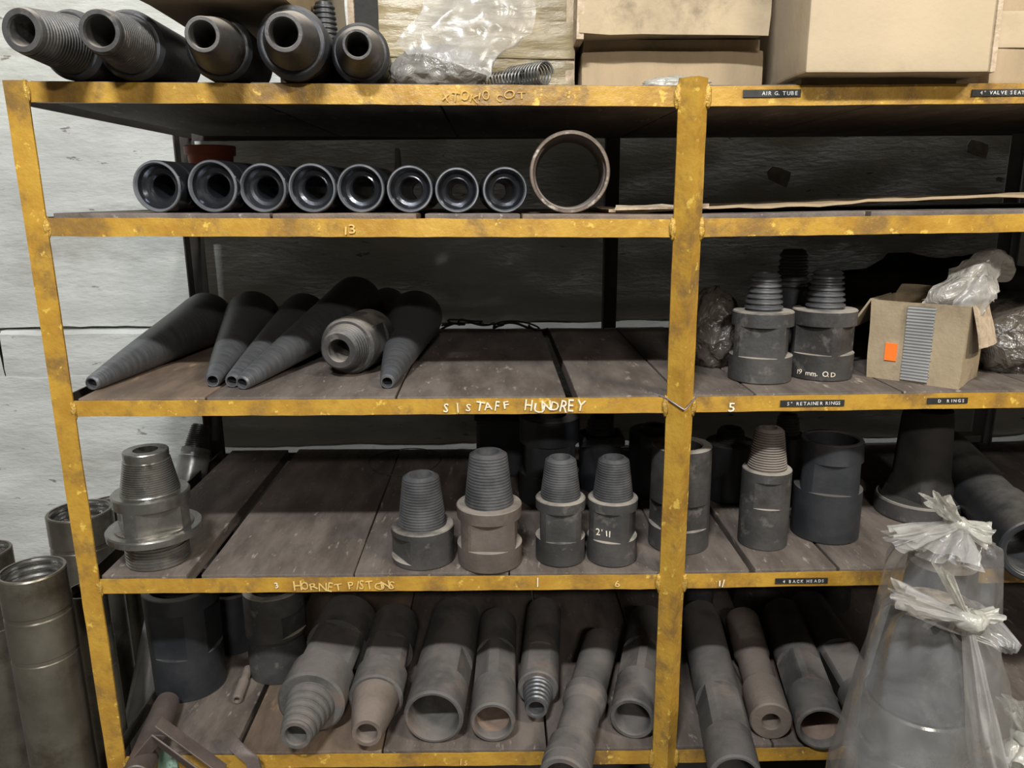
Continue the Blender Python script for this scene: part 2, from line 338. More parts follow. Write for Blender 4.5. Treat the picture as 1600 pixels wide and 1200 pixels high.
rpart('post', extrude_poly(angle_poly(XR, 0.0, 0.040, 0.040, -1), 0.0, 1.757, 40, seed=3), YEL)
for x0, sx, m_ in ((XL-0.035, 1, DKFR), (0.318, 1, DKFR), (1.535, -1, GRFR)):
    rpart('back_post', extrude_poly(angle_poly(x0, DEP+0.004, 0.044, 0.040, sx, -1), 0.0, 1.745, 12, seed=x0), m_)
def rail_mesh(i, x0, x1, hgt, seed):
    n = 60; V, Fc = [], []; prof = [(0, 0), (0, -hgt), (T, -hgt), (T, -0.031), (0.035, -0.031), (0.035, -0.027), (T, -0.027), (T, 0)]
    m = len(prof)
    for k in range(n+1):
        x = x0+(x1-x0)*k/n; zt = railz(i, x)
        for (y, z) in prof:
            w = noise.noise_vector(Vector((x*24+seed, y*60, z*60)))*0.0013; V.append((x, y+0.004+w.y, zt+z+w.z*0.8))
    for k in range(n):
        for j in range(m):
            a, b = k*m+j, k*m+(j+1) % m; Fc.append((a, b, b+m, a+m))
    Fc += [tuple(range(m)), tuple(n*m+j for j in range(m))[::-1]]
    return mesh(V, Fc)
RAILS = {}
for i in range(1, 6):
    hgt = {1: 0.034, 2: 0.033, 3: 0.031, 4: 0.031, 5: 0.031}[i]
    RAILS[i, 0] = rpart('rail', rail_mesh(i, XL+0.034, XM-0.031, hgt, i*3.3), YEL)
    RAILS[i, 1] = rpart('rail', rail_mesh(i, XM+0.022, XR-0.03, hgt, i*5.7+1), YEL)
    # welds at the joints
    for x, k in ((XL+0.037, 0), (XM-0.030, 0), (XM+0.024, 1)):
        z = railz(i, x)
        w = lump('weld', (x, 0.004, z-0.018), (0.006, 0.005, 0.019), WELD, None, 3, 0.55, 2.6, i+x*7); w.parent = rack; w.matrix_parent_inverse = RI
    # side and back members
    z = railz(i, XL)
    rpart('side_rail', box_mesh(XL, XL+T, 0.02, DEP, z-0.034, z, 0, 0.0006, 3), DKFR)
    rpart('back_rail', box_mesh(XL, XR, DEP, DEP+T, railz(i, 0)-0.030, railz(i, 0)+(0.07 if i == 1 else -0.004)), DKFR)  # top one has an added unseen lip that keeps lamp light off the wall
JOINTS = {1: [(-.81, -.43), (-.426, -.10), (-.096, .357), (.361, .72), (.724, 1.1), (1.104, 2.36)],
          2: [(-.80, -.41), (-.405, -.142), (-.128, .048), (.052, .357), (.361, .69), (.70, 1.0), (1.004, 2.36)],
          3: [(-.808, -.565), (-.561, -.198), (-.194, .135), (.158, .357), (.361, .505), (.510, .80), (.803, 1.09), (1.093, 2.36)],
          4: [(-.812, -.640), (-.610, -.300), (-.297, .02), (.023, .357), (.361, .520), (.534, .705), (.711, 1.0), (1.004, 2.36)],
          5: [(-.80, -.585), (-.572, -.262), (-.258, .10), (.105, .357), (.361, .60), (.604, .86), (.864, 2.36)]}
for i, js in JOINTS.items():
    for k, (a, b) in enumerate(js):
        y0 = 0.010 if i != 2 else 0.006; y1 = DEP-0.008-0.012*random.random()
        me = box_mesh(a, b, y0+0.006*(random.random() if i != 2 else 0.3*random.random()), y1, 0, 0.027+LIFT[i], 0.0025, 0.0016, 5, i*7+k)
        for v in me.vertices: v.co.z = railz(i, v.co.x)-0.027+v.co.z+(0.0 if v.co.z < 0.01 else 0)
        rpart('shelf_board', me, BOARDO if (i, k) in ((3, 0), (2, 1), (2, 3), (5, 1)) else BOARD, 40)
# wire tie around the middle post
w = tube('wire_tie', [(XM-0.050, 0.02, 1.176), (XM-0.030, -0.001, 1.172), (XM-0.004, -0.0245, 1.157), (XM, -0.0265, 1.155), (XM+0.005, -0.0235, 1.158), (XM+0.026, 0.0, 1.171), (XM+0.036, 0.02, 1.174)], 0.0016, WIRE)
tag(w, 'twisted steel wire tied round the middle yellow post', 'wire')
# lettering
def letters(name, s, p0, height, mat, parent, adv=0.62, jit=0.0, bold=0.0, seed=1, sx=1.0):
    """characters standing on the rail face, starting at p0 (world), reading along +X"""
    rnd = random.Random(seed); bm = bmesh.new(); x = 0
    for ch in s:
        if ch != ' ':
            cu = bpy.data.curves.new('t', 'FONT'); cu.body = ch; cu.size = height*1.38; cu.extrude = 0.0004; cu.offset = bold; cu.resolution_u = 2
            ob = bpy.data.objects.new('t', cu); me = ob.to_mesh()
            R_ = Matrix.Rotation(rnd.uniform(-jit, jit), 4, 'Z')
            M_ = Matrix.Translation((p0[0]+x, p0[1], p0[2]+rnd.uniform(-jit, jit)*height*0.5)) @ Matrix.Rotation(math.pi/2, 4, 'X') @ R_ @ Matrix.Diagonal((sx*(1+rnd.uniform(-jit, jit)), 1+rnd.uniform(-jit, jit), 1, 1))
            k = len(bm.verts); bm.from_mesh(me); bm.verts.ensure_lookup_table()
            for v in bm.verts[k:]: v.co = M_ @ v.co
            ob.to_mesh_clear(); bpy.data.objects.remove(ob); bpy.data.curves.remove(cu)
        x += height*adv*(0.5 if ch in " .'1I" else 1.0)
    me = bpy.data.meshes.new('t'); bm.to_mesh(me); bm.free()
    o = link(name, me, mat, parent)
    o.matrix_parent_inverse = parent.matrix_world.inverted() if parent is rack else Matrix()
    return o
def chalk(s, px, py, hpx, mat, rail, adv=0.85, jit=0.22, seed=1, bold=0.0001, sx=1.0):
    p = atY(px, py+hpx/2, 0.0); h = hpx/pj(p)[2]
    o = letters('chalk_lettering', s, (p.x, 0.0012, p.z), h, mat, RAILS[rail], adv, jit, bold, seed, sx); o['label'] = 'chalk writing'
    return o
chalk('S 1', 692, 637, 14, CHALK, (3, 0), 0.95, seed=3)
chalk('STAFF', 727, 634, 14, CHALK, (3, 0), 1.06, seed=4)
chalk('HUNDREY', 818, 634, 17, CHALK, (3, 0), 0.80, seed=8)
chalk('3', 430, 915, 12, CHALK, (4, 0), seed=2)
chalk('HORNET', 458, 917, 14, CHALKY, (4, 0), 0.92, seed=5)
chalk('PISTONS', 544, 915, 14, CHALKY, (4, 0), 0.80, seed=6)
chalk('1', 534, 357, 16, CHALKY, (2, 0), seed=7); chalk('3', 544, 358, 16, CHALKY, (2, 0), seed=17)
chalk('1', 836, 910, 14, CHALK, (4, 0), seed=9); chalk('6', 960, 911, 13, CHALKY, (4, 0), seed=10)
chalk('5', 1137, 636, 15, CHALK, (3, 1), seed=11); chalk('11', 1120, 911, 12, CHALK, (4, 1), seed=12)
chalk('1 5', 716, 1191, 10, CHALKY, (5, 0), seed=13)
chalk('xTOKIO CO T', 690, 150, 14, CHALKF, (1, 0), 1.0, 0.3, 14, -0.0001)
def label_tape(px0, px1, py, hpx, s, rail, tx=0.2, slope=0.0):
    a, b = atY(px0, py, 0), atY(px1, py+slope, 0); h = hpx/pj(a)[2]
    V = [(a.x, 0.0015, a.z-h/2), (b.x, 0.0015, b.z-h/2), (b.x, 0.0015, b.z+h/2), (a.x, 0.0015, a.z+h/2)]
    V += [(x, y+0.004, z) for x, y, z in V]
    o = link('label_tape', mesh(V, [(0, 1, 2, 3), (0, 4, 5, 1), (1, 5, 6, 2), (2, 6, 7, 3), (3, 7, 4, 0)]), LABK, rack); o.matrix_parent_inverse = RI; o['label'] = 'black embossed label tape'
    lw = (b.x-a.x)*(1-tx)*0.95; n = sum(0.5 if c in " .'1I" else 1 for c in s)
    hh = h*0.55
    t = letters('embossed_lettering', s, (a.x+(b.x-a.x)*tx, 0.0008, (a.z+b.z)/2-hh/2), hh, LABW, o, lw/n/hh, 0.02, 0.0001, 3)
    return o
label_tape(1162, 1252, 146, 11, 'AIR G. TUBE', (1, 1), 0.32, -1)
label_tape(1520, 1606, 145, 10, '4" VALVE SEAT', (1, 1), 0.14, -1)
label_tape(1220, 1320, 631, 10, '5" RETAINER RINGS', (3, 1), 0.1, -1)
label_tape(1450, 1513, 627, 9, 'D  RINGS', (3, 1), 0.25, -1)
label_tape(1212, 1294, 909, 9, '4 BACK HEADS', (4, 1), 0.14, -1)

# ------------------------------------------------------------------ standing turned parts
def stand(px, pyb, w, z):
    P = atZ(px, pyb, z); r = w/2/pj(P)[2]
    for _ in range(4):
        d = Vector((P.x-CP.x, P.y-CP.y, 0)).normalized(); c = P+d*r; r = w/2/pj(c)[2]
    return c, r
def standY(px, Y, w, i):
    x = xfor(px, Y, zs(i, 0.3)); z = zs(i, x); c = Vector((x, Y, z)); return c, w/2/pj(c)[2]
def ringat(c, py, w):
    d = Vector((c.x-CP.x, c.y-CP.y, 0)).normalized(); r = w/2/pj(c)[2]
    for _ in range(4):
        z = zfor(c.x-d.x*r, c.y-d.y*r, py); r = w/2/pj((c.x, c.y, z))[2]
    return z-c.z, r
def facing(c): return math.degrees(math.atan2(CP.y-c.y, CP.x-c.x))
def upright(name, label, cat, c, body, pin=None, flats=(), mats=(BLKN, GUN), bore=0.45, through=None, group=None, nth=14, dep=0.0022, extra=(), chamfer=True, boremat=None):
    """body: [(py, w)] from the foot up, front-edge pixels; pin: (py0, w0, py1, w1); flats: (py_low, py_high, depth share, [angles off the view])"""
    c = c.copy(); B = [ringat(c, *q) for q in body]; B[0] = (0.0, B[0][1]); R0 = max(r for _, r in B); fa = facing(c)
    FL = []
    for lo, hi, share, an in flats:
        wmid = body[0][1]; FL.append((ringat(c, lo, wmid)[0], ringat(c, hi, wmid)[0], R0*share, [fa+a for a in an]))
    top = B[-1][0]; prof = [(0, 0.0), (0, B[0][1]*0.96), (0.003, B[0][1])]
    prof += [(z, r) for z, r in B[1:-1]] + [(top-0.002, B[-1][1]), (top, B[-1][1]-0.002)]
    parts = []
    if pin:
        z0, r0 = ringat(c, pin[0], pin[1]); z1, r1 = ringat(c, pin[2], pin[3]); z0 = top
        prof += [(top, r0*0.80), (top-0.01, r0*0.80)]
        hb = r1*bore
        pp = [(top-0.006, r0*0.9)] + [(top-0.001, r0*0.97)]
        if nth: pp += thread(z0+0.002, r0, z1-0.008, r1, nth, dep)
        pp += [(z1-0.006, r1*0.98), (z1, r1*0.74), (z1, hb), (z1-0.07, hb), (z1-0.07, 0.0)]
        parts.append(('body', prof, mats[0], FL)); parts.append(('threaded_pin', pp, mats[1]))
    else:
        hb = B[-1][1]*bore
        prof += [(top, hb+0.003), (top-0.003, hb), (0.02, hb), (0.02, 0)]
        parts.append(('body', prof, mats[0], FL))
    return turned(name, label, cat, Matrix.Translation(c), parts+list(extra), group)
# shelf 4 (the one above the lowest)
c, r = stand(251, 893, 93, zs(4, -0.7))
B = [ringat(c, *q) for q in ((893, 93), (862, 93), (858, 138), (842, 141), (838, 117), (800, 113), (785, 115))]; P0 = ringat(c, 782, 87); P1 = ringat(c, 712, 67); top = B[-1][0]; fa = facing(c); ZF = B[2][0]+0.017
turned('drill_adapter', 'bright oily steel adapter with round flange and tapered threaded top, near left post', 'machine part', Matrix.Translation(c), [
    ('lower_thread', [(0, 0), (0, B[0][1]*0.94)] + thread(0.002, B[0][1], B[2][0]+0.002, B[1][1], 9, 0.0024), BRI),
    ('flange', [(B[2][0]-0.002, 0.02), (B[2][0]-0.002, B[2][1]*0.95), (B[2][0]+0.001, B[3][1]*0.99), (ZF-0.003, B[3][1]), (ZF, B[3][1]*0.97), (ZF, 0.03)], BRI),
    ('body', [(ZF-0.002, B[4][1]*0.98), (ZF, B[4][1]*0.98), (B[5][0], B[5][1]), (top-0.003, B[6][1]), (top, B[6][1]-0.003), (top, P0[1]*0.8)], BRI, [(ZF+0.003, ringat(c, 803, 113)[0], B[5][1]*0.84, [fa+8, fa+188, fa+98, fa-82])]),
    ('threaded_pin', [(top-0.006, P0[1]*0.9), (top, P0[1])] + thread(top+0.003, P0[1], P1[0]-0.018, P1[1]*1.03, 15, 0.0024) + [(P1[0]-0.012, P1[1]), (P1[0]-0.002, P1[1]), (P1[0], P1[1]*0.97), (P1[0], P1[1]*0.55), (P1[0]-0.06, P1[1]*0.5), (P1[0]-0.06, 0)], BRI)], segs=80)
S4 = 'threaded subs standing on the second shelf from below'
c, r = stand(663, 893, 98, zs(4, -0.2))
upright('threaded_sub', 'short grey threaded sub with squat round body, leftmost of the four standing together', 'machine part', c, [(893, 98), (838, 98)], (830, 75, 751, 58), [(884, 848, 0.80, [-62, 118])], (BLKN, GUN), 0.60, group=S4, nth=17)
c, r = stand(766, 899, 101, zs(4, -0.1))
upright('threaded_sub', 'brown dusty threaded sub, tallest and widest of the four standing together', 'machine part', c, [(899, 99), (868, 101), (824, 100), (805, 102)], (792, 77, 715, 60), [(866, 824, 0.83, [-4, 176, 84, -94])], (BRN, GUN), 0.58, group=S4, nth=16)
c, r = stand(875, 888, 77, zs(4, 0.05))
upright('threaded_sub', 'slim grey threaded sub with wrench flats, third of the four standing together', 'machine part', c, [(888, 76), (852, 77), (806, 77), (790, 78)], (785, 63, 722, 49), [(850, 806, 0.82, [2, 182, 92, -88])], (BLKN, GUN), 0.62, group=S4, nth=15, dep=0.0019)
c, r = stand(955, 888, 78, zs(4, 0.15))
subD = upright('threaded_sub', 'slim grey threaded sub with chalk figures on its flat, nearest the middle post', 'machine part', c, [(888, 77), (852, 77), (806, 77), (790, 78)], (785, 63, 722, 49), [(850, 806, 0.82, [-14, 166, 76, -104])], (BLKN, GUN), 0.62, group=S4, nth=15, dep=0.0019)
def chalk_on(parent, s, ang, d, x0, z0, h, adv=0.75, seed=1, bend=False):
    """figures chalked on a flat (distance d from the axis, facing angle ang) or wrapped round a cylinder of radius d"""
    o = letters('chalk_lettering', s, (x0, 0, z0), h, CHALK, parent, adv, 0.12, 0.0, seed)
    o.matrix_parent_inverse = Matrix(); o.matrix_basis = Matrix.Rotation(math.radians(ang+90), 4, 'Z')
    for v in o.data.vertices:
        x, y, z = v.co
        if bend: a_ = x/d; v.co = Vector(((d+0.0004-y)*math.sin(a_), -(d+0.0004-y)*math.cos(a_), z))
        else: v.co = Vector((x, -(d+0.0004-y), z))
    o['label'] = 'chalk figures'; return o
DSUB = c
chalk_on(subD, "2'11", facing(c)-14, r*0.82, -0.024, 0.066, 0.014, 0.9, 5)
c, r = stand(1058, 868, 92, zs(4, 0.4))
upright('bored_collar', 'tall dark hollow collar standing right behind the middle yellow post', 'machine part', c, [(868, 92), (838, 92), (790, 92), (708, 92)], None, [(833, 794, 0.84, [30, 210, -60, 120])], (BLKN,), 0.66)
c, r = stand(1189, 862, 75, zs(4, 0.55))
upright('threaded_sub', 'slender worn sub with brownish threaded top, standing alone right of the middle post', 'machine part', c, [(862, 74), (800, 75), (742, 75)], (738, 60, 674, 45), [(797, 757, 0.86, [8, 188])], (BLKN, BRN), 0.5, nth=15, dep=0.002)
c, r = stand(1285, 852, 104, zs(4, 0.7))
upright('bored_collar', 'tall black hollow collar with open top, right of the slender worn sub', 'machine part', c, [(852, 100), (780, 101), (728, 96), (697, 93)], None, [(775, 730, 0.82, [6, 186, -84, 96])], (BLK,), 0.82)
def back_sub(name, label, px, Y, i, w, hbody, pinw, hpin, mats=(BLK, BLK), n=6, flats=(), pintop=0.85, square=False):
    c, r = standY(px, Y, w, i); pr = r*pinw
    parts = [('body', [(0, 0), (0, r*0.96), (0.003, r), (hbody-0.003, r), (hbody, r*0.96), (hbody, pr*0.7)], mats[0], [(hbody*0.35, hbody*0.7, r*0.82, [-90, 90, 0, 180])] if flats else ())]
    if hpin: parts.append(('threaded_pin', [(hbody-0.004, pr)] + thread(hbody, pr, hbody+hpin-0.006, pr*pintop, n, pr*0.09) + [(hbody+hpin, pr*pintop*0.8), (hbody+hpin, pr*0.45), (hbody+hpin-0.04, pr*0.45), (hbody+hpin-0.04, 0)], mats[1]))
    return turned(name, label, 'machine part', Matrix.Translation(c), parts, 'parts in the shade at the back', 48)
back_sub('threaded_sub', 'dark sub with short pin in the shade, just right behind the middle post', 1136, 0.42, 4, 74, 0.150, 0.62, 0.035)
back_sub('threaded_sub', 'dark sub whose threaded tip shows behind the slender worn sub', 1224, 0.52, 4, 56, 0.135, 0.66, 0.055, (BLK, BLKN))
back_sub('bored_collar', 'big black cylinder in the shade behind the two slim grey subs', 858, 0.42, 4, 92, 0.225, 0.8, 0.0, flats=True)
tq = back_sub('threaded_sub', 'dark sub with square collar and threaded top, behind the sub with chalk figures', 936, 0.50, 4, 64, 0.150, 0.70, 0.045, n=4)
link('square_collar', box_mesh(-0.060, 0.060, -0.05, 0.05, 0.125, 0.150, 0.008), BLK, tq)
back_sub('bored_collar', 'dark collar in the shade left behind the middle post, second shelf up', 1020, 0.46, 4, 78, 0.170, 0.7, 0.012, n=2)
c, r = standY(782, 0.62, 70, 4)
tb = thing('spare_block', 'dark cube-shaped block at the back of the second shelf from below', 'block', Matrix.Translation(c))
link('body', box_mesh(-0.065, 0.065, -0.05, 0.05, 0, 0.165, 0.01, 0.003, 3), BLK, tb); link('cap', box_mesh(-0.07, 0.07, -0.055, 0.055, 0.165, 0.176, 0.004), RUBK, tb)
c, r = standY(1432, 0.30, 120, 4)
turned('flanged_head', 'large black wedge-sided head on round flange, in the shade of the right bay', 'machine part', Matrix.Translation(c), [
    ('flange', [(0, 0), (0, r*1.0), (0.004, r*1.03), (0.040, r*1.03), (0.044, r), (0.044, 0.02)], BLKN),
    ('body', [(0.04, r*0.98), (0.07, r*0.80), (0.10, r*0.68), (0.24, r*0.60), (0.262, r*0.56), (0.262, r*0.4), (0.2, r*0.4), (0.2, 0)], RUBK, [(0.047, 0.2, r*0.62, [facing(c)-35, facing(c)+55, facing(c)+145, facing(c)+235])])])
# big cylinder lying at the right end of that shelf
def lying(name, label, pxF, pyF, pxB, YB, R, i, parts, group=None, cat='machine part', lift=0.0, segs=64, YF=None, zF=None):
    z = zs(i, xfor(pxF, 0.1, zs(i, 0.2)))+R+lift
    Fp = atZ(pxF, pyF, z) if YF is None else Vector((xfor(pxF, YF, z), YF, z))
    Bp = Vector((xfor(pxB, YB, z), YB, z)); M = frame_to(Fp, Bp); L = (Fp-Bp).length
    ps = []
    for p in parts:
        prof = [(L-s_ if s_ < 9 else 10-s_, q) for s_, q in p[1]]
        fl = [(L-f[1], L-f[0], f[2], f[3]) for f in p[3]] if len(p) > 3 else []
        ps.append((p[0], prof, p[2], fl))
    return turned(name, label, cat, M, ps, group, segs)
BK = 10.0   # distance code: back end of the part
def fth(s0, r0, s1, r1, n, d): return thread(s0, r0, s1, r1, n, d)
lying('bored_cylinder', 'large black bored cylinder lying at the right edge, open end to the front', 1618, 862, 1475, 0.55, 0.066, 4, [
    ('body', [(0.012, 0.048), (0.002, 0.052), (0.0, 0.056), (0.0, 0.063), (0.003, 0.066), (0.20, 0.066), (0.23, 0.060), (0.36, 0.060), (0.38, 0.066), (BK, 0.066), (BK, 0)], BLK), ('bore_ring', [(0.0, 0.0555), (0.004, 0.050), (0.02, 0.047), (0.15, 0.047), (0.15, 0)], GUN)])
# wire loop lying at the back
z = zs(4, -0.3)+0.0015; pc = atZ(632, 722, z)
tag(tube('wire_loop', [(pc.x+0.105*math.cos(a)*(1+0.06*math.sin(3*a)), pc.y+0.12*math.sin(a), z+0.002*(1+math.sin(a*2))) for a in [k*0.2 for k in range(46)]], 0.0013, WIRED), 'thin dark loop of wire lying on the bare boards of the second shelf', 'wire')
g = atY(1500, 688, 0.78)
tgb = thing('wall_bracket', 'small pale grey block at the very back of the second shelf, right bay', 'block', Matrix.Translation((g.x, 0.78, zs(4, g.x))))
link('foot', box_mesh(-0.05, 0.05, -0.02, 0.02, 0, g.z-zs(4, g.x), 0.003), DKFR, tgb); link('body', box_mesh(-0.05, 0.05, -0.022, 0.022, g.z-zs(4, g.x), g.z-zs(4, g.x)+0.022, 0.003, 0.002, 2), GREYB, tgb)

# ------------------------------------------------------------------ shelf 3, left bay: cones
def cone(label, pxT, YT, pxB, YB, rb, lift=0.0, tipr=0.0145, grey=0.10):
    zt = zs(3, xfor(pxT, YT, 1.19))+tipr; zb = zs(3, xfor(pxB, YB, 1.22))+rb+lift
    Fp = Vector((xfor(pxT, YT, zt), YT, zt)); Bp = Vector((xfor(pxB, YB, zb), YB, zb)); M = frame_to(Fp, Bp); L = (Fp-Bp).length
    def R_(s): # bulged cone
        t = s/L; return tipr+(rb-tipr)*(t**0.9)
    sg = L*grey
    t = turned('tapered_cone', label, 'cone', M, [
        ('steel_tip', [(L-sg-0.004, R_(sg)*0.96), (L-sg, R_(sg)*0.995)] + [(L-sg*(1-k/8), R_(sg*(1-k/8))) for k in range(1, 8)] + [(L-0.004, tipr), (L, tipr-0.002), (L, tipr*0.72), (L-0.05, tipr*0.70), (L-0.05, 0)], CONEG),
        ('tapered_body', [(-0.055, 0), (-0.055, rb*0.45), (-0.045, rb*0.68), (-0.018, rb*0.92), (0, rb), (0.03, rb*0.985)] + [(0.03+(L-sg-0.03)*k/6, R_(L-0.03-(L-sg-0.03)*k/6)*(1 if k else 0.99)) for k in range(1, 7)] + [(L-sg, R_(sg)*0.9)], CONE)], 'tapered cones piled on the middle shelf', 64)
    return t
cone('dark tapered steel cone, leftmost and lying apart from the others', 143, 0.075, 325, 0.60, 0.068)
cone('dark tapered steel cone, second from the left in the pile', 332, 0.095, 396, 0.60, 0.070)
cone('dark tapered steel cone third from the left, squeezed beside the longest one', 362, 0.09, 476, 0.65, 0.064)
cone('longest dark tapered steel cone, lying slantwise on top of the pile', 378, 0.070, 558, 0.66, 0.070, 0.032)
cone('dark tapered steel cone lying apart right of the threaded sub, middle shelf', 605, 0.072, 650, 0.60, 0.070)
cone('dark tapered steel cone at the back, blunt end showing above the threaded sub', 640, 0.36, 606, 0.76, 0.050, 0.030)
lying('threaded_sub', 'dark threaded sub lying among the cones with its open pin to the front', 529, 548, 578, 0.34, 0.063, 3, [
    ('collar', [(0.045, 0.036), (0.045, 0.056), (0.050, 0.061), (0.058, 0.063), (BK, 0.063), (BK, 0)], BLKN, [(0.075, 0.14, 0.056, [10, 100, 190, 280])]), ('threaded_pin', [(0.08, 0.0), (0.08, 0.020), (0.002, 0.0235), (0.0, 0.025), (0.0, 0.037), (0.004, 0.041)]+fth(0.006, 0.042, 0.048, 0.051, 5, 0.0028), BLKN)], None)
# grey cable pile behind
tc_ = []
for k in range(90):
    t = k/89; p = atY(690+t*165+10*math.sin(t*19), 505, 0.79); tc_.append((p.x, 0.79-0.02*math.sin(t*9), zs(3, 0)+0.006+0.03*abs(math.sin(t*6.2))*(1-t)+0.006*math.sin(t*31)))
tag(tube('old_cable', tc_, 0.0035, WIRED), 'tangled thin dark cable along the back of the middle shelf', 'cable')
tc2 = [(p[0]+0.03*math.sin(k*0.3), p[1]-0.012, p[2]+0.006*math.cos(k*0.4)+0.005) for k, p in enumerate(tc_[:70])]
tag(tube('old_cable', tc2, 0.0025, WIRED), 'thinner dark cable twisted over the other one behind the middle shelf', 'cable')

# ------------------------------------------------------------------ shelf 3, right bay
c, r = stand(1185, 602, 96, zs(3, 0.5))
upright('threaded_sub', 'brown-black sub with coarse threaded top, left of the pair on the middle shelf', 'machine part', c, [(602, 95), (566, 95), (512, 94), (491, 93)], (486, 59, 428, 47), [(561, 514, 0.80, [-6, 174, 84, -96])], (BLKN, GUN), 0.5, nth=6, dep=0.005)
c, r = stand(1279, 597, 96, zs(3, 0.6))
s2 = upright('threaded_sub', 'black sub with coarse threaded top and white chalk size mark', 'machine part', c, [(597, 94), (560, 95), (510, 96), (488, 97)], (480, 60, 424, 48), [(556, 512, 0.80, [-20, 160, 70, -110])], (BLKN, GUN), 0.5, nth=6, dep=0.005)
chalk_on(s2, '19 mm. O.D', facing(c), r*0.99, -0.050, 0.012, 0.011, 1.0, 4, True)
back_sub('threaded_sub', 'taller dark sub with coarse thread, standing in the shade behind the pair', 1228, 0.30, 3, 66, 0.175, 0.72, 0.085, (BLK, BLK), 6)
def bag_lumps(name, label, cat, ctr, items):
    t = thing(name, label, cat, Matrix.Translation(ctr))
    for (pn, off, size, mat, seed, amp, freq) in items: lump(pn, off, size, mat, t, 4, amp, freq, seed, True, 0.0)
    return t
c, r = standY(1112, 0.30, 40, 3)
bag_lumps('plastic_bag', 'dirty brown plastic bag in the dark left of the two coarse threaded subs', 'bag', c, [('film', (0, 0, 0.07), (0.058, 0.07, 0.10), PDRK, 3, 0.30, 1.8), ('contents', (0.005, 0, 0.05), (0.042, 0.05, 0.06), RUBK, 4, 0.2, 1.5)])
c, r = standY(1450, 0.62, 40, 3)
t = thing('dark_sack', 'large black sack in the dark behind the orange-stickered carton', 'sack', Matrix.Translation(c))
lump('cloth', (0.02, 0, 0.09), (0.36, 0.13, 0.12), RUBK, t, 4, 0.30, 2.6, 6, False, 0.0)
# carton with orange sticker, tilted on something under its left side
t = None
zc = zs(3, 0.75)+0.001
A0, A1 = atZ(1353, 588, zc), atZ(1497, 608, zc); ex = (A1-A0); wid = ex.length; ctr = (A0+A1)/2
hgt = zfor(ctr.x, ctr.y, 474)-zc
Mc = Matrix.Translation(ctr) @ Matrix.Rotation(math.atan2(ex.y, ex.x), 4, 'Z')
t = thing('open_carton', 'small open worn carton with orange sticker and grey corrugated strip on the middle shelf', 'carton', Mc)
w2, dd, th = wid/2, 0.15, 0.004
bm = bmesh.new()
def addbox(bm, x0, x1, y0, y1, z0, z1, bev=0):
    ret = bmesh.ops.create_cube(bm, size=1)
    for v in ret['verts']: v.co = Vector(((x0+x1)/2+v.co.x*(x1-x0), (y0+y1)/2+v.co.y*(y1-y0), (z0+z1)/2+v.co.z*(z1-z0)))
addbox(bm, -w2, w2, 0, th, 0, hgt); addbox(bm, -w2, w2, dd-th, dd, 0, hgt); addbox(bm, -w2, -w2+th, th, dd-th, 0, hgt); addbox(bm, w2-th, w2, th, dd-th, 0, hgt); addbox(bm, -w2+th, w2-th, th, dd-th, 0, th)
bmesh.ops.subdivide_edges(bm, edges=bm.edges[:], cuts=6, use_grid_fill=True)
for v in bm.verts:
    v.co += noise.noise_vector(v.co*14)*0.0022; v.co.x *= 1+0.05*(v.co.z/hgt)
link('body', bm_mesh(bm), CARDD, t, smooth=50)
# corrugated strip: a sheet of fine ridges
def corr(x0, x1, z0, z1, y, n):
    V, Fc = [], []
    for k in range(n*4+1):
        z = z0+(z1-z0)*k/(n*4); d = 0.0008*math.sin(k*math.pi/2)
        e = 0.002*noise.noise((k*0.7, 0, 1)); V += [(x0+e, y-0.004-d, z), (x1+e*2, y-0.004-d, z), (x1+e*2, y, z), (x0+e, y, z)]
    for k in range(n*4):
        a = k*4; Fc += [(a, a+1, a+5, a+4), (a+1, a+2, a+6, a+5), (a+3, a, a+4, a+7)]
    return mesh(V, Fc)
link('corrugated_strip', corr(-w2*0.22, w2*0.36, 0.004, hgt-0.006, 0, 24), CORR, t)
link('sticker', box_mesh(-w2*0.62, -w2*0.36, -0.0035, 0.0, hgt*0.25, hgt*0.47, 0, 0.0008, 2), ORNG, t)
def flap(pts, mat, parent, th_=0.004, seed=1, name='flap'):
    # a creased cardboard flap: quad corner list (local), given thickness
    a, b, c_, d = [Vector(p) for p in pts]; n = (b-a).cross(d-a).normalized()*th_; V, Fc = [], []; m = 6
    for s_ in (0, 1):
        for j in range(m+1):
            for i_ in range(m+1):
                u, v_ = i_/m, j/m; p = (a*(1-u)+b*u)*(1-v_)+(d*(1-u)+c_*u)*v_
                p = p+noise.noise_vector(p*22+Vector((seed, 0, 0)))*0.003*(0.3+v_)+n*s_; V.append(p)
    q = (m+1)**2
    for j in range(m):
        for i_ in range(m):
            k = j*(m+1)+i_; Fc += [(k, k+m+1, k+m+2, k+1), (q+k, q+k+1, q+k+m+2, q+k+m+1)]
    for k in range(m):
        Fc += [(k, k+1, q+k+1, q+k), (m*(m+1)+k, q+m*(m+1)+k, q+m*(m+1)+k+1, m*(m+1)+k+1), (k*(m+1), q+k*(m+1), q+(k+1)*(m+1), (k+1)*(m+1)), (k*(m+1)+m, (k+1)*(m+1)+m, q+(k+1)*(m+1)+m, q+k*(m+1)+m)]
    return link(name, mesh(V, Fc), mat, parent, smooth=40)
flap([(-w2*1.04, 0.0, hgt), (-w2*1.04, dd*0.9, hgt), (-w2-0.040, dd*0.9, hgt-0.060), (-w2-0.042, 0.0, hgt-0.064)], CARDD, t, seed=1)
flap([(w2*1.05, dd*0.85, hgt), (w2*1.05, 0.010, hgt), (w2+0.026, 0.012, hgt-0.082), (w2+0.03, dd*0.8, hgt-0.085)], CARDE, t, seed=2)
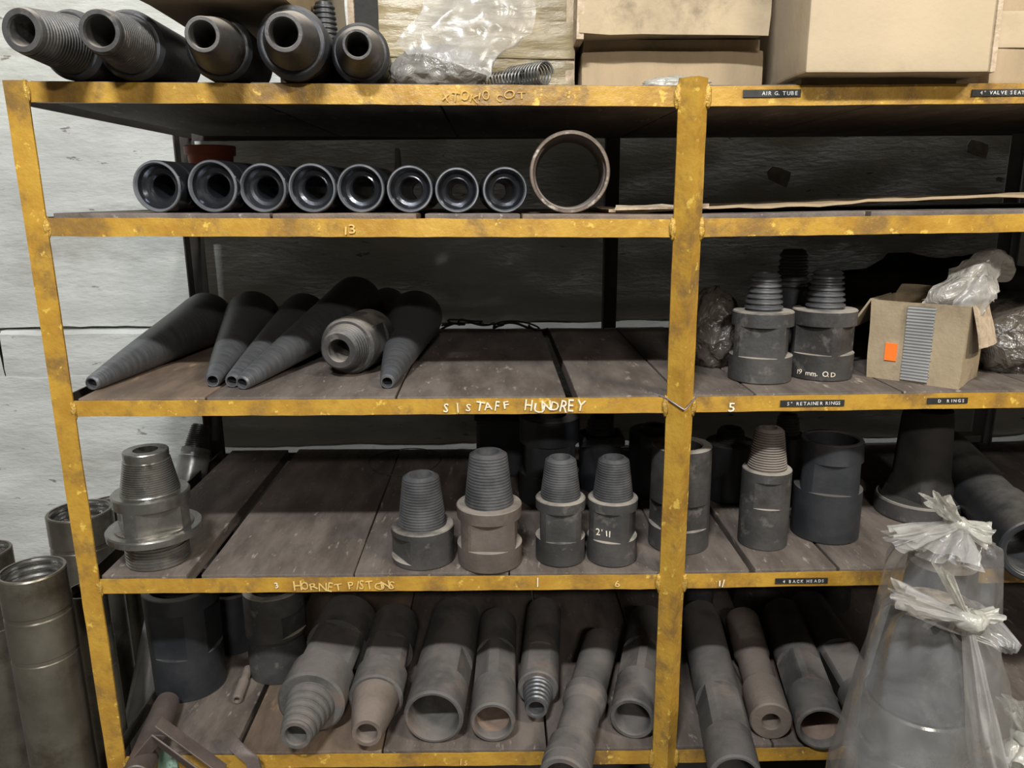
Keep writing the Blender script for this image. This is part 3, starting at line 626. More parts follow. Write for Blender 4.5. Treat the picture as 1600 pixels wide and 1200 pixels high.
flap([(-w2, dd, hgt), (w2, dd, hgt), (w2, dd+0.05, hgt+0.012), (-w2, dd+0.04, hgt+0.015)], CARDD, t, seed=3)
# clear bag coming out of it
def sheet(name, P, mat, parent, amp=0.012, freq=16, seed=0, m=22, thick=None):
    """P: grid of control points (rows of Vectors) -> smooth wrinkled film"""
    rows, cols = len(P), len(P[0]); V, Fc = [], []
    def cr(p0, p1, p2, p3, t): return 0.5*((2*p1)+(p2-p0)*t+(2*p0-5*p1+4*p2-p3)*t*t+(3*p1-p0-3*p2+p3)*t**3)
    def samp(L_, u):
        n = len(L_)-1; k = min(int(u*n), n-1); t_ = u*n-k; g = lambda q: L_[max(0, min(n, q))]
        return cr(g(k-1), g(k), g(k+1), g(k+2), t_)
    for j in range(m+1):
        col_ = [samp([P[a][b] for a in range(rows)], j/m) for b in range(cols)]
        for i_ in range(m+1):
            p = samp(col_, i_/m); q = p*freq+Vector((seed, seed*2, 0))
            d = (0.5-abs(noise.noise(q)))*amp+(0.5-abs(noise.noise(q*2.3)))*amp*0.5
            ed = 1.8 if (j in (0, m) or i_ in (0, m)) else (1.2 if (j in (1, m-1) or i_ in (1, m-1)) else 0.5)
            V.append(p+Vector((noise.noise(q*1.6+Vector((5, 0, 0)))*amp*ed, -d, d*0.5+noise.noise(q*1.6+Vector((0, 8, 0)))*amp*(ed-0.5))))
    for j in range(m):
        for i_ in range(m):
            k = j*(m+1)+i_; Fc.append((k, k+1, k+m+2, k+m+1))
    return link(name, mesh(V, Fc), mat, parent, smooth=180)
tb = thing('plastic_bag', 'clear crumpled plastic bag sticking out of the orange-stickered carton', 'bag', Matrix.Translation(Mc @ Vector((0, dd*0.5, hgt*0.6))))
bi = tb.matrix_world.inverted()
def G(rows): return [[bi @ atY(*q) for q in r_] for r_ in rows]
sheet('film', G([[(1432, 478, .10), (1470, 486, .08), (1520, 500, .08)], [(1462, 448, .10), (1492, 452, .06), (1538, 470, .07)], [(1500, 412, .12), (1520, 430, .07), (1548, 452, .09)], [(1535, 390, .14), (1560, 396, .10), (1560, 425, .12)], [(1572, 398, .16), (1586, 420, .13), (1556, 440, .15)]]), PCLB, tb, 0.016, 15, 2)
sheet('film', G([[(1470, 495, .06), (1500, 500, .05), (1535, 500, .06)], [(1505, 455, .05), (1520, 458, .035), (1550, 468, .06)], [(1525, 428, .08), (1530, 430, .06), (1552, 445, .08)]]), PCLR2, tb, 0.018, 22, 7)
sheet('film', G([[(1440, 476, .13), (1500, 470, .13), (1550, 475, .13)], [(1480, 436, .14), (1520, 425, .15), (1560, 440, .14)], [(1530, 396, .15), (1560, 400, .17), (1578, 425, .16)]]), PGRY, tb, 0.014, 18, 4)
c, r = standY(1576, 0.22, 60, 3)
bag_lumps('plastic_bag', 'dusty plastic bag of small parts slumped right of the orange-stickered carton', 'bag', c, [('film', (0.01, 0, 0.055), (0.105, 0.10, 0.085), PDRK, 11, 0.34, 1.9), ('contents', (0.0, 0.01, 0.035), (0.08, 0.07, 0.04), BLKN, 5, 0.25, 2.2)])

# ------------------------------------------------------------------ shelf 2: pistons, ring, pot
def piston(label, px, py, rp, Y, R, slant=0.0):
    x0 = xfor(px, Y, 1.56); z = zs(2, x0)+R; Fp = Vector((xfor(px, Y, z), Y, z)); Bp = Fp+Vector((slant, 0.24, 0)); M = frame_to(Fp, Bp); L = (Fp-Bp).length
    return turned('piston', label, 'piston', M, [
        ('body', [(0, R*0.4), (0, R*0.97), (0.003, R), (L-0.050, R), (L-0.048, R*0.97), (L-0.044, R*0.97), (L-0.042, R), (L-0.005, R), (L-0.0015, R*0.975)], PIS),
        ('rim', [(L-0.0025, R*0.985), (L, R*0.95), (L, R*0.90), (L-0.004, R*0.865), (L-0.007, R*0.85)], PISR),
        ('bore', [(L-0.006, R*0.86), (L-0.016, R*0.80), (L-0.022, R*0.70), (L-0.0235, R*0.57), (L-0.023, R*0.52), (L-0.027, R*0.46), (L-0.06, R*0.44), (0.001, R*0.42)], PIS)], 'row of eight black pistons', 72)
PS = [(244, 295, 40), (331, 297, 40.5), (410, 294, 38), (487, 292, 38), (563, 294, 37.5), (640, 295, 36.5), (714, 296, 35), (789, 295, 35.5)]
ORD = ['leftmost of the row of eight, left of the orange pot', 'second from the left, in front of the orange pot', 'third from the left of the row', 'fourth from the left of the row', 'fifth from the left of the row', 'sixth from the left of the row', 'seventh of the row, last but one before the big ring', 'last of the row, beside the big ring']
for k, (px, py, rp) in enumerate(PS):
    Y = 0.012+0.008*k; R = rp/pj((xfor(px, Y, 1.565), Y, 1.565))[2]
    piston('shiny black bored piston, '+ORD[k], px, py, rp, Y, R, 0.03-0.006*k)
def ring_pipe():
    Y = 0.035; R = 63/pj((0.1, Y, 1.59))[2]; x = xfor(890, Y, 1.58); z = zs(2, x)+R; Fp = Vector((x, Y, z)); Bp = Fp+Vector((0.012, 0.17, 0)); M = frame_to(Fp, Bp); L = (Fp-Bp).length
    turned('pipe_ring', 'large rusty open pipe ring standing on edge right of the pistons', 'pipe ring', M, [
        ('outer_wall', [(0, R*0.86), (0, R*0.98), (0.003, R), (L-0.004, R), (L-0.001, R*0.985)], BRN), ('bright_edge', [(L-0.0012, R*0.987), (L, R*0.975), (L, R*0.915), (L-0.003, R*0.90)], RUSTR), ('inner_wall', [(L-0.0028, R*0.902), (L-0.022, R*0.895), (L-0.024, R*0.86), (0.0005, R*0.86)], BRN)], None, 96)
ring_pipe()
c, r = standY(338, 0.50, 72, 2)
turned('flower_pot', 'orange-red plastic pot behind the pistons', 'pot', Matrix.Translation(c), [
    ('body', [(0, 0), (0, r*0.72), (0.003, r*0.74), (0.140, r*0.95), (0.141, r*0.90), (0.006, r*0.70), (0.006, 0)], TERR), ('rim', [(0.128, r*0.93), (0.126, r*1.0), (0.128, r*1.03), (0.146, r*1.05), (0.148, r*1.02), (0.146, r*0.90), (0.13, r*0.90)], TERR)])
c, r = standY(625, 0.34, 12, 2)
turned('nozzle', 'small pale grey pointed nozzle standing behind the sixth piston', 'nozzle', Matrix.Translation(c), [('base', [(0, 0), (0, 0.020), (0.012, 0.020), (0.014, 0.016), (0.014, 0)], GREYB), ('spout', [(0.013, 0.013), (0.03, 0.011), (0.130, 0.006), (0.135, 0.005), (0.135, 0)], GREYB)], None, 32)
# flattened cardboard sheet
def card_sheet():
    V, Fc = [], []; nx, ny = 44, 8; x0, x1 = xfor(948, 0.1, 1.53), 1.60
    for s_ in (0, 1):
        for j in range(ny+1):
            for i_ in range(nx+1):
                u = i_/nx; x = x0+(x1-x0)*u; y = 0.07+0.42*j/ny+0.012*noise.noise((x*9, 1, 0))*(j == 0)
                z = zs(2, x)+0.003+0.034*max(0, u-0.12)**0.8*(1-0.15*j/ny)+0.005*noise.noise((x*15, y*9, 0))+0.002*noise.noise((x*50, y*20, 3))
                V.append((x, y, z+0.005*s_))
    q = (nx+1)*(ny+1)
    for j in range(ny):
        for i_ in range(nx):
            k = j*(nx+1)+i_; Fc += [(k, k+nx+1, k+nx+2, k+1), (q+k, q+k+1, q+k+nx+2, q+k+nx+1)]
    for i_ in range(nx):
        Fc.append((i_, i_+1, q+i_+1, q+i_)); k = ny*(nx+1)+i_; Fc.append((k, q+k, q+k+1, k+1))
    for j in range(ny):
        k = j*(nx+1); Fc.append((k, q+k, q+k+nx+1, k+nx+1)); k += nx; Fc.append((k, k+nx+1, q+k+nx+1, q+k))
    t = thing('cardboard_sheet', 'long flattened cardboard sheet lying on the shelf below the top, right bay', 'cardboard', Matrix())
    link('sheet', mesh(V, Fc), CARD, t, smooth=40)
    p = atY(985, 325, 0.055)
    flap([(p.x-0.03, 0.055, p.z-0.004), (p.x+0.15, 0.055, p.z-0.002), (p.x+0.16, 0.10, p.z+0.004), (p.x-0.02, 0.10, p.z+0.002)], CARDE, t, 0.003, 5, 'torn_flap')
    b = [(xfor(1560, .1, 1.53)-0.02, 0.06, 1.55)]
card_sheet()

# ------------------------------------------------------------------ top shelf
def pin_sub(label, pxF, YF, pxB, YB, R, tipr, baser, pinlen, hole, threads, mats=(BLK, BLKN), back=0.2, lift=0.0):
    x = xfor(pxF, YF, 1.81); z = zs(1, x)+R+lift; Fp = Vector((xfor(pxF, YF, z), YF, z)); Bp = Vector((xfor(pxB, YB, z), YB, z))
    d = (Bp-Fp).normalized(); Bp = Fp+d*(pinlen+back); M = frame_to(Fp, Bp); L = pinlen+back; s0 = L-pinlen
    pin = [(s0-0.004, baser*0.95), (s0, baser)]
    pin += thread(s0+0.004, baser, L-0.012, tipr*1.06, threads, 0.0022) if threads else [(s0+0.01, baser*0.99)]
    pin += [(L-0.010, tipr*1.04), (L-0.003, tipr), (L, tipr*0.95), (L, hole*1.08), (L-0.004, hole), (L-0.12, hole), (L-0.12, 0)]
    return turned('drill_sub', label, 'machine part', M, [('body', [(0, 0), (0, R*0.97), (0.003, R), (s0-0.010, R), (s0-0.001, R*0.90), (s0, R*0.86), (s0, baser*0.8)], mats[0]), ('threaded_pin' if threads else 'smooth_pin', pin, mats[1])], 'drill subs lying on top of the rack', 72)
pin_sub('dark drill sub with finely threaded pin, leftmost on top of the rack', 33, -0.115, 108, 0.0, 0.058, 0.034, 0.048, 0.115, 0.022, 16)
pin_sub('dark drill sub with threaded pin, second from the left on top of the rack', 155, -0.115, 203, 0.0, 0.058, 0.033, 0.047, 0.110, 0.023, 15)
pin_sub('dark drill sub in the shade of the overhanging carton, third on top of the rack', 316, -0.105, 342, 0.0, 0.056, 0.028, 0.046, 0.10, 0.020, 0, lift=0.0)
pin_sub('dark drill sub with smooth pin and wide collar, fourth on top of the rack', 443, -0.105, 458, -0.02, 0.060, 0.031, 0.047, 0.075, 0.022, 0)
pin_sub('dark drill sub with short smooth pin, beside the taped carton on top of the rack', 558, -0.06, 563, 0.02, 0.051, 0.025, 0.042, 0.075, 0.0185, 0)
c = Vector((xfor(512, 0.16, 1.8), 0.16, zs(1, -0.3)))
turned('threaded_sub', 'dark sub standing upright behind the fourth and fifth drill subs, ribbed top showing', 'machine part', Matrix.Translation(c), [('body', [(0, 0), (0, 0.028), (0.002, 0.030), (0.075, 0.030), (0.078, 0.027), (0.078, 0.01)], BLK), ('threaded_pin', [(0.074, 0.026)]+thread(0.078, 0.026, 0.16, 0.020, 9, 0.003)+[(0.164, 0.016), (0.164, 0)], BLK)], None, 48)
def carton(name, label, x0, x1, y0, y1, z0, z1, mat, rz=0.0, seed=0, seam=True, bulge=0.004, tapes=(), cat='carton'):
    cx, cy = (x0+x1)/2, y0
    t = thing(name, label, cat, Matrix.Translation((cx, cy, z0)) @ Matrix.Rotation(math.radians(rz), 4, 'Z'))
    me = box_mesh(x0-cx, x1-cx, 0, y1-y0, 0, z1-z0, 0.004, bulge, 7, seed); link('body', me, mat, t, smooth=45)
    return t
cz = 1.75
# cartons over the drill subs
xa, xb = xfor(222, 0.02, 1.90), xfor(497, 0.10, 1.88)
zc0 = zs(1, -0.5)+0.1165
t = carton('carton', 'brown carton resting on the drill subs at the top left', xfor(190, -0.085, 1.88), xfor(434, -0.085, 1.88), -0.085, 0.30, zc0+0.006, zc0+0.26, CARD, 0, 1)
t = carton('carton', 'pinkish brown carton standing behind the drill subs', xfor(420, 0.30, 1.9), xfor(500, 0.30, 1.9), 0.36, 0.62, zs(1, -.4), 2.16, CARDP, 0, 2)
x0, x1 = xfor(592, 0.10, 1.85), xfor(897, 0.10, 1.85)
t = carton('carton', 'carton wrapped all over in brown packing tape, behind the clear plastic bag', x0, x1, 0.13, 0.50, zs(1, 0), 2.10, TAPE, 0, 3, bulge=0.006)
for k, (a, b, q) in enumerate(((0.0, 0.070, 0), (0.060, 0.128, 1), (0.120, 0.200, 0), (0.190, 0.27, 1))):
    me = box_mesh(-(x1-x0)/2-0.003, (x1-x0)/2+0.003, -0.004-0.0025*q, 0.02, a+0.002, b, 0.001, 0.0, 14, k+5)
    for v in me.vertices:
        n_ = noise.noise(Vector((v.co.x*13+k*3, v.co.z*55, k))); v.co.y -= 0.004*max(-0.3, n_); v.co.z += 0.007*noise.noise(Vector((v.co.x*9, k*2.2, 1)))
    link('tape_band', me, TAPE, t, smooth=60)
link('corner_tape', box_mesh((x1-x0)/2-0.012, (x1-x0)/2+0.006, -0.006, 0.3, 0, 0.32, 0.002, 0.003, 6, 9), CARDE, t, smooth=45)
xt = xfor(541, 0.22, 1.9)
t = carton('carton', 'black body standing in for the dark gap between last drill sub and taped carton', xt, xt+0.075, 0.24, 0.5, zs(1, -.2), 2.15, RUBK, 0, 4)  # body coloured black for the shade of the gap; torn edge is cardboard
flap([(-0.0375, -0.002, 0.10), (-0.0375, -0.002, 0.38), (-0.026, -0.006, 0.38), (-0.026, -0.006, 0.12)], CARDE, t, 0.004, 6, 'torn_edge')
# stack of cartons in the middle
x0, x1 = xfor(910, 0.10, 1.80), xfor(1192, 0.10, 1.80)
zt = zfor(0.3, 0.10, 62)
t = carton('carton', 'flat brown carton under the ragged one, left of the pale carton', x0, x1, 0.10, 0.42, zs(1, 0.3), zt-0.02, CARD, 0, 5)
link('top_edge', box_mesh(-(x1-x0)/2+0.004, (x1-x0)/2-0.004, 0.012, 0.3, zt-0.02-zs(1, 0.3), zt+0.002-zs(1, 0.3), 0, 0.002, 4), CARDD, t)
t = carton('carton', 'ragged brown carton on top of the flat one, bottom edge torn', xfor(905, 0.05, 1.9), xfor(1207, 0.05, 1.9), 0.055, 0.45, zt+0.003, zt+0.22, CARDD, 0, 6, bulge=0.005)
xw = (xfor(1207, 0.05, 1.9)-xfor(905, 0.05, 1.9))/2
flap([(-xw, -0.003, 0.10), (xw, -0.003, 0.10), (xw*0.98, -0.012, -0.008), (-xw, -0.008, -0.004)], CARDD, t, 0.004, 8, 'ragged_flap')
link('side_tape', box_mesh(-xw-0.003, -xw+0.010, -0.008, 0.2, -0.01, 0.21, 0.001, 0.003, 4, 3), CARDE, t)
x0, x1 = xfor(1196, 0.20, 1.85), xfor(1262, 0.20, 1.85)
t = carton('carton', 'narrow greyish carton in the gap left of the pale overhanging carton', x0, x1, 0.20, 0.5, zs(1, 0.5), 2.1, CARDD, 0, 7)
link('edge_strip', box_mesh(-0.008, 0.012, -0.010, 0.05, 0, 0.34, 0.002, 0.002, 4), GREYB, t)
# pale overhanging carton
zp = zs(1, 0.7)+0.010
x0, x1 = xfor(1259, -0.048, zp), xfor(1550, -0.048, zp)
t = carton('carton', 'big clean pale carton overhanging the front of the top shelf', x0, x1, -0.048, 0.34, zp, zp+0.34, CARDP, 0, 8, bulge=0.003)
link('bottom_pad', box_mesh(-(x1-x0)/2+0.02, (x1-x0)/2-0.02, 0.07, 0.38, -0.011, 0.002), CARDD, t)
xe = (x1-x0)/2; link('edge_crease', box_mesh(xe-0.006, xe+0.003, -0.004, 0.2, 0.0, 0.335, 0.001, 0.0016, 5), CARDE, t)
x0 = xfor(1562, 0.03, 1.8)
t = carton('carton', 'taped pale carton cut off by the right edge of the top shelf', x0, x0+0.30, 0.05, 0.4, zs(1, 0.9), 2.1, CARDP, 0, 9, bulge=0.006)
for k in range(4): link('tape_band', box_mesh(-0.153, 0.153, -0.004-0.0015*(k % 2), 0.02, 0.004+k*0.06, 0.066+k*0.06, 0.001, 0.003, 8, k+2), CARDP if k % 2 else CARD, t, smooth=60)
# plastic bag in front of the taped carton
c = Vector((xfor(715, 0.05, 1.80), 0.055, zs(1, -0.1)))
tb = thing('plastic_bag', 'crumpled clear and grey plastic bag in front of the taped carton', 'bag', Matrix.Translation(c)); bi = tb.matrix_world.inverted()
lump('contents', (-0.035, 0.0, 0.028), (0.085, 0.05, 0.042), PGRY, tb, 4, 0.22, 1.7, 3, True, 0.0)
lump('contents', (-0.085, -0.01, 0.02), (0.030, 0.035, 0.024), PGRY, tb, 3, 0.25, 2.0, 9, True, 0.0)
sheet('film', G([[(622, 70, .02), (680, 105, .0), (770, 122, .02)], [(640, 40, .045), (720, 62, .01), (790, 95, .03)], [(655, 5, .06), (740, 30, .03), (825, 70, .05)], [(670, -30, .07), (750, -10, .06), (828, 20, .07)], [(690, -60, .09), (760, -50, .09), (815, -40, .09)]]), PCLR2, tb, 0.022, 13, 3, 34)
# springs
def spring(label, px, Y, pitch, n, R, rw, rz):
    x = xfor(px, Y, 1.77); o = Vector((x, Y, zs(1, x)+R+rw)); d = Vector((math.sin(rz), math.cos(rz), 0)); e = Vector((d.y, -d.x, 0)); pts = []
    for k in range(n*18+1):
        a = 2*math.pi*k/18; pts.append(o+d*(pitch*k/18)+e*(R*math.cos(a))+Vector((0, 0, R*math.sin(a))))
    return tag(tube('coil_spring', pts, rw, SPR, None, 8), label, 'spring', 'two coil springs')
spring('grey coil spring lying right of the other, its open ring facing out', 853, 0.02, 0.0075, 12, 0.019, 0.0022, -0.75)
spring('smaller grey coil spring lying left of the other beside the plastic bag', 818, 0.03, 0.0070, 12, 0.013, 0.0018, -1.0)
c = Vector((xfor(1058, 0.035, 1.76), 0.035, zs(1, 0.3)))
t = thing('plastic_wrap', 'flat piece of whitish plastic lying behind the top of the middle post', 'plastic film', Matrix.Translation(c))
lump('film', (0, 0, 0.004), (0.060, 0.022, 0.014), PKNOT, t, 4, 0.3, 2.2, 4, True, 0.0)

# ------------------------------------------------------------------ lowest shelf
S5 = 'dusty subs lying on the lowest shelf'
def bodyp(R, flats=(), mat=DST, s0=0.0, bore=None, ext=()):
    pr = [(s0+0.012, R*0.5), (s0, R*0.5), (s0, R*0.93), (s0+0.004, R)] if bore is None else [(s0+0.14, 0), (s0+0.14, bore*0.86), (s0+0.016, bore*0.95), (s0+0.004, bore), (s0, bore+0.002), (s0, R*0.93), (s0+0.004, R)]
    return ('body', pr+list(ext)+[(BK, R), (BK, 0)], mat, list(flats))
def pinp(tip, base, ln, hole, n, mat=DST, dep=0.003):
    pr = [(0.10, 0), (0.10, hole*0.9), (0.004, hole), (0.0, hole+0.002), (0.0, tip*0.93), (0.005, tip)]
    pr += fth(0.008, tip*1.03, ln, base, n, dep) if n else []
    return ('threaded_pin' if n else 'smooth_pin', pr+[(ln, base), (ln+0.01, base)], mat)
UP = [90, 270]
lying('drill_sub', 'dusty sub with stepped threaded pin, leftmost of those lying on the lowest shelf', 462, 1150, 545, 0.42, 0.076, 5, [bodyp(0.076, [(0.20, 0.33, 0.060, [70, 160, 250, 340])], DST, 0.108), pinp(0.034, 0.056, 0.11, 0.022, 5)], S5)
lying('drill_sub', 'dusty sub with smooth brownish cone end, second of those lying on the lowest shelf', 573, 1146, 618, 0.42, 0.062, 5, [bodyp(0.062, [(0.20, 0.30, 0.050, [80, 170, 260, 350])], DST, 0.115), pinp(0.034, 0.053, 0.105, 0.0215, 0, DSTR)], S5)
lying('drill_sub', 'dusty sub with the widest open bore, left half of the lowest shelf', 677, 1122, 712, 0.44, 0.066, 5, [bodyp(0.066, [(0.10, 0.20, 0.056, [20, 200])], DST, 0.0, 0.055)], S5)
lying('drill_sub', 'dusty sub with rusty open bore, right of the widest one', 770, 1130, 778, 0.44, 0.050, 5, [bodyp(0.050, [(0.12, 0.26, 0.043, [50, 140, 230, 320])], DST, 0.0, 0.039), ('bore_lining', [(0.02, 0.0368), (0.13, 0.033)], BORER)], S5)
lying('drill_sub', 'dusty sub with small shiny threaded pin, middle of the lowest shelf', 838, 1108, 850, 0.50, 0.048, 5, [bodyp(0.048, [(0.09, 0.20, 0.041, UP)], DST, 0.072), pinp(0.026, 0.036, 0.072, 0.017, 5, GUN, 0.0024)], S5)
lying('drill_sub', 'long dusty sub jutting far over the bottom rail, left of the middle post', 880, 1218, 938, 0.34, 0.050, 5, [('body', [(0.1, 0), (0.1, 0.036), (0.0, 0.038), (0.0, 0.047), (0.005, 0.050), (0.095, 0.050), (0.105, 0.042), (0.22, 0.042), (0.245, 0.050), (0.275, 0.050), (0.285, 0.044), (BK, 0.044), (BK, 0)], DST), ('end_band', [(0.030, 0.0500), (0.031, 0.0515), (0.05, 0.0515), (0.052, 0.05)], DST)], S5)
lying('drill_sub', 'dusty sub with threaded open bore, touching the middle post on its left', 988, 1124, 1012, 0.44, 0.051, 5, [bodyp(0.051, [(0.13, 0.26, 0.042, [40, 130, 220, 310])], DST, 0.0, 0.039), ('thread', fth(0.012, 0.0382, 0.10, 0.035, 10, -0.0016), GUN)], S5)
lying('drill_sub', 'long dusty sub with wrench flat on top, just right of the middle post', 1150, 1216, 1094, 0.46, 0.052, 5, [bodyp(0.052, [(0.11, 0.245, 0.043, [75, 165, 255, 345])], DST, 0.0, 0.042)], S5)
lying('drill_sub', 'rusty sub with small round hole in its flat end, right half of the lowest shelf', 1205, 1128, 1160, 0.44, 0.046, 5, [bodyp(0.046, [], DSTR, 0.0, 0.019, [(0.115, 0.046), (0.125, 0.039), (0.24, 0.039), (0.26, 0.044)])], S5)
lying('drill_sub', 'dusty sub with chipped open bore and flats, beside the bagged parts', 1284, 1140, 1222, 0.46, 0.053, 5, [bodyp(0.053, [(0.115, 0.24, 0.043, [60, 150, 240, 330])], DST, 0.0, 0.043), ('bore_lining', [(0.02, 0.0405), (0.13, 0.036)], BORER)], S5)
lying('drill_sub', 'dark sub with long flat, half hidden behind the bagged parts', 1372, 1130, 1262, 0.50, 0.053, 5, [bodyp(0.053, [(0.10, 0.25, 0.042, [105, 195, 285, 15])], DST, 0.0, 0.04)], S5)
c, r = stand(303, 1097, 106, zs(5, -0.7))
upright('bored_collar', 'large black collar with stepped waist standing at the left end of the lowest shelf', 'machine part', c, [(1097, 104), (1034, 106), (1004, 108), (938, 112)], None, [(1031, 962, 0.86, [-30, 60, 150, 240])], (BLK,), 0.78)
c, r = standY(370, 0.44, 70, 5)
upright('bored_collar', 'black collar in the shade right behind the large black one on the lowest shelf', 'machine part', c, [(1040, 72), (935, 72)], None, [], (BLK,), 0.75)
c, r = stand(440, 1070, 88, zs(5, -0.5))
upright('bored_collar', 'dusty dark collar with grooved foot standing left of the lying subs', 'machine part', c, [(1070, 88), (1036, 90), (1024, 84), (1010, 84), (1006, 92), (938, 92)], None, [(1000, 968, 0.86, [40, 130])], (BLKN,), 0.7)
z = zs(5, -0.6)
lying('threaded_stud', 'small threaded stud lying loose near the left end of the lowest shelf', 370, 1094, 388, 0.30, 0.0125, 5, [('stud', [(0.03, 0), (0.03, 0.006), (0.0, 0.007), (0.0, 0.010)]+fth(0.003, 0.0125, 0.075, 0.0125, 14, 0.0015)+[(BK, 0.0115), (BK, 0)], DSTR)], None, 'stud', 0, 28)
for lab, px, Y, w_, h_ in (('dark grey post-like part in the shade right of the middle post, lowest shelf', 1092, 0.55, 40, 0.26), ('dark cylinder standing deep in the shade of the lowest shelf, right bay', 1180, 0.60, 66, 0.2), ('another dark cylinder deep in the shade behind the rusty sub', 1290, 0.62, 70, 0.24)):
    c, r = standY(px, Y, w_, 5)
    turned('dark_cylinder', lab, 'machine part', Matrix.Translation(c), [('body', [(0, 0), (0, r), (h_*0.7, r), (h_*0.72, r*0.9), (h_, r*0.9), (h_, r*0.6), (h_-0.05, r*0.6), (h_-0.05, 0)], BLKN)], 'parts in the shade at the back', 40)
# left end of the lowest shelf: bar, angle offcut, green piece, hook
zb = zs(5, -0.75)
Fp = atZ(212, 1215, zb+0.040); Bp = atZ(262, 1097, zb+0.029)
M = frame_to(Fp, Bp); L = (Fp-Bp).length
turned('round_bar', 'brown round bar lying against the left post on the lowest shelf', 'bar', M, [('bar', [(-0.008, 0), (-0.008, 0.020), (0, 0.026), (0.02, 0.028), (L, 0.028), (L+0.002, 0.026), (L+0.002, 0)], BRBAR)], None, 40)
P = [atY(188, 1206, -0.085), atY(237, 1148, -0.075), atY(342, 1225, -0.085)]
t = thing('angle_offcut', 'bent dark angle iron offcut with bright worn edges at the bottom left', 'angle iron', Matrix.Translation(P[1]))
def bar(name, a, b, w_, th_, mat, parent, nrm):
    a, b = Vector(a)-Vector(parent.location), Vector(b)-Vector(parent.location); d = (b-a).normalized(); n = (Vector(nrm)-d*d.dot(Vector(nrm))).normalized(); e = d.cross(n)
    V = [p+e*(s_*w_/2)+n*(q*th_) for p in (a, b) for s_, q in ((-1, 0), (1, 0), (1, 1), (-1, 1))]
    bm = bmesh.new(); vs = [bm.verts.new(v) for v in V]
    for f in ((0, 1, 2, 3), (7, 6, 5, 4), (0, 4, 5, 1), (1, 5, 6, 2), (2, 6, 7, 3), (3, 7, 4, 0)): bm.faces.new([vs[k] for k in f])
    bmesh.ops.bevel(bm, geom=bm.edges[:], offset=0.0008, segments=1, affect='EDGES')
    return link(name, bm_mesh(bm), mat, parent)
bar('flange', P[0], P[1], 0.004, 0.034, BRBAR, t, (-0.1, 0.4, -1)); bar('flange', P[1], P[2], 0.004, 0.034, BRBAR, t, (0.1, 0.4, -1)); bar('web', P[1]+Vector((0, 0.03, 0.006)), P[2]+Vector((0, 0.03, 0.006)), 0.03, 0.004, BRBAR, t, (0, 0, 1))
p = atY(252, 1190, -0.005)
t = thing('green_offcut', 'chipped pale green painted metal piece behind the bent angle iron', 'offcut', Matrix.Translation(p))
V = [(-0.012, 0, -0.03), (0.034, 0, -0.035), (0.030, 0.004, 0.0), (0.012, 0.01, 0.026), (-0.004, 0.012, 0.034), (-0.008, 0.008, 0.01)]
link('plate', mesh(V+[(a, b+0.006, c_) for a, b, c_ in V], [(0, 1, 2, 3, 4, 5), (11, 10, 9, 8, 7, 6)]+[(k, k+6, (k+1) % 6+6, (k+1) % 6) for k in range(6)]), GREEN, t)
pts = [atY(*q) for q in ((352, 1150, .02), (362, 1166, -.005), (376, 1180, -.02), (392, 1192, -.03), (398, 1214, -.035))]
V, Fc = [], []
for k, q in enumerate(pts):
    for dx, dy, dz in ((-0.012, 0, 0), (0.016, 0, 0.008), (0.016, 0.006, 0.010), (-0.012, 0.006, 0.002)): V.append((q.x+dx, q.y+dy, q.z+dz))
for k in range(len(pts)-1):
    for j in range(4): a, b = k*4+j, k*4+(j+1) % 4; Fc.append((a, b, b+4, a+4))
Fc += [(3, 2, 1, 0), (16, 17, 18, 19)]
hk = thing('curved_strap', 'short curved dark metal strap hooked over the bottom rail', 'strap', Matrix.Translation(pts[-1]))
link('strap', mesh([Vector(v)-pts[-1] for v in V], Fc), BRBAR, hk, smooth=40)

# ------------------------------------------------------------------ tubes on the floor at the left
def floor_tube(label, px, py, Y, w, mat, lean=(0, 0), inner=BRI, bands=True, thr=5):
    p = atY(px, py, Y); r = w/2/pj(p)[2]; H_ = p.z; M = frame_to(p, (p.x+lean[0], Y+lean[1], 0.002)); L = (p-Vector((p.x+lean[0], Y+lean[1], 0.002))).length
    b = [(0, r*0.8), (0, r), (L-0.19, r), (L-0.188, r*0.985), (L-0.18, r*0.985), (L-0.178, r), (L-0.095, r), (L-0.092, r*0.98), (L-0.085, r*0.98), (L-0.082, r), (L-0.003, r), (L, r*0.97), (L, r*0.90)] if bands else [(0, r*0.8), (0, r), (L-0.003, r), (L, r*0.97), (L, r*0.9)]
    return turned('steel_tube', label, 'steel tube', M, [('wall', b, mat), ('threaded_mouth', [(L, r*0.905)]+thread(L-0.002, r*0.885, L-0.085, r*0.80, thr, -0.0035)+[(L-0.2, r*0.8), (0, r*0.8)], inner)], 'tubes standing on the floor left of the rack', 72)
floor_tube('wide oily steel tube with threaded mouth, nearest at the left edge', 50, 889, 0.02, 96, OLV)
floor_tube('shiny dark steel tube behind the left post, taller than the near one', 124, 797, 0.50, 94, OLV, thr=4)
floor_tube('steel tube with threaded mouth between left post and flanged adapter', 172, 786, 0.69, 72, OLV, thr=4)
floor_tube('narrow oily steel tube half hidden behind the left post, low mouth', 134, 921, 0.17, 60, OLV, inner=OLV, thr=3)
floor_tube('dark steel tube cut off by the left edge behind the wide one', -28, 860, 0.28, 80, OLV, thr=4)
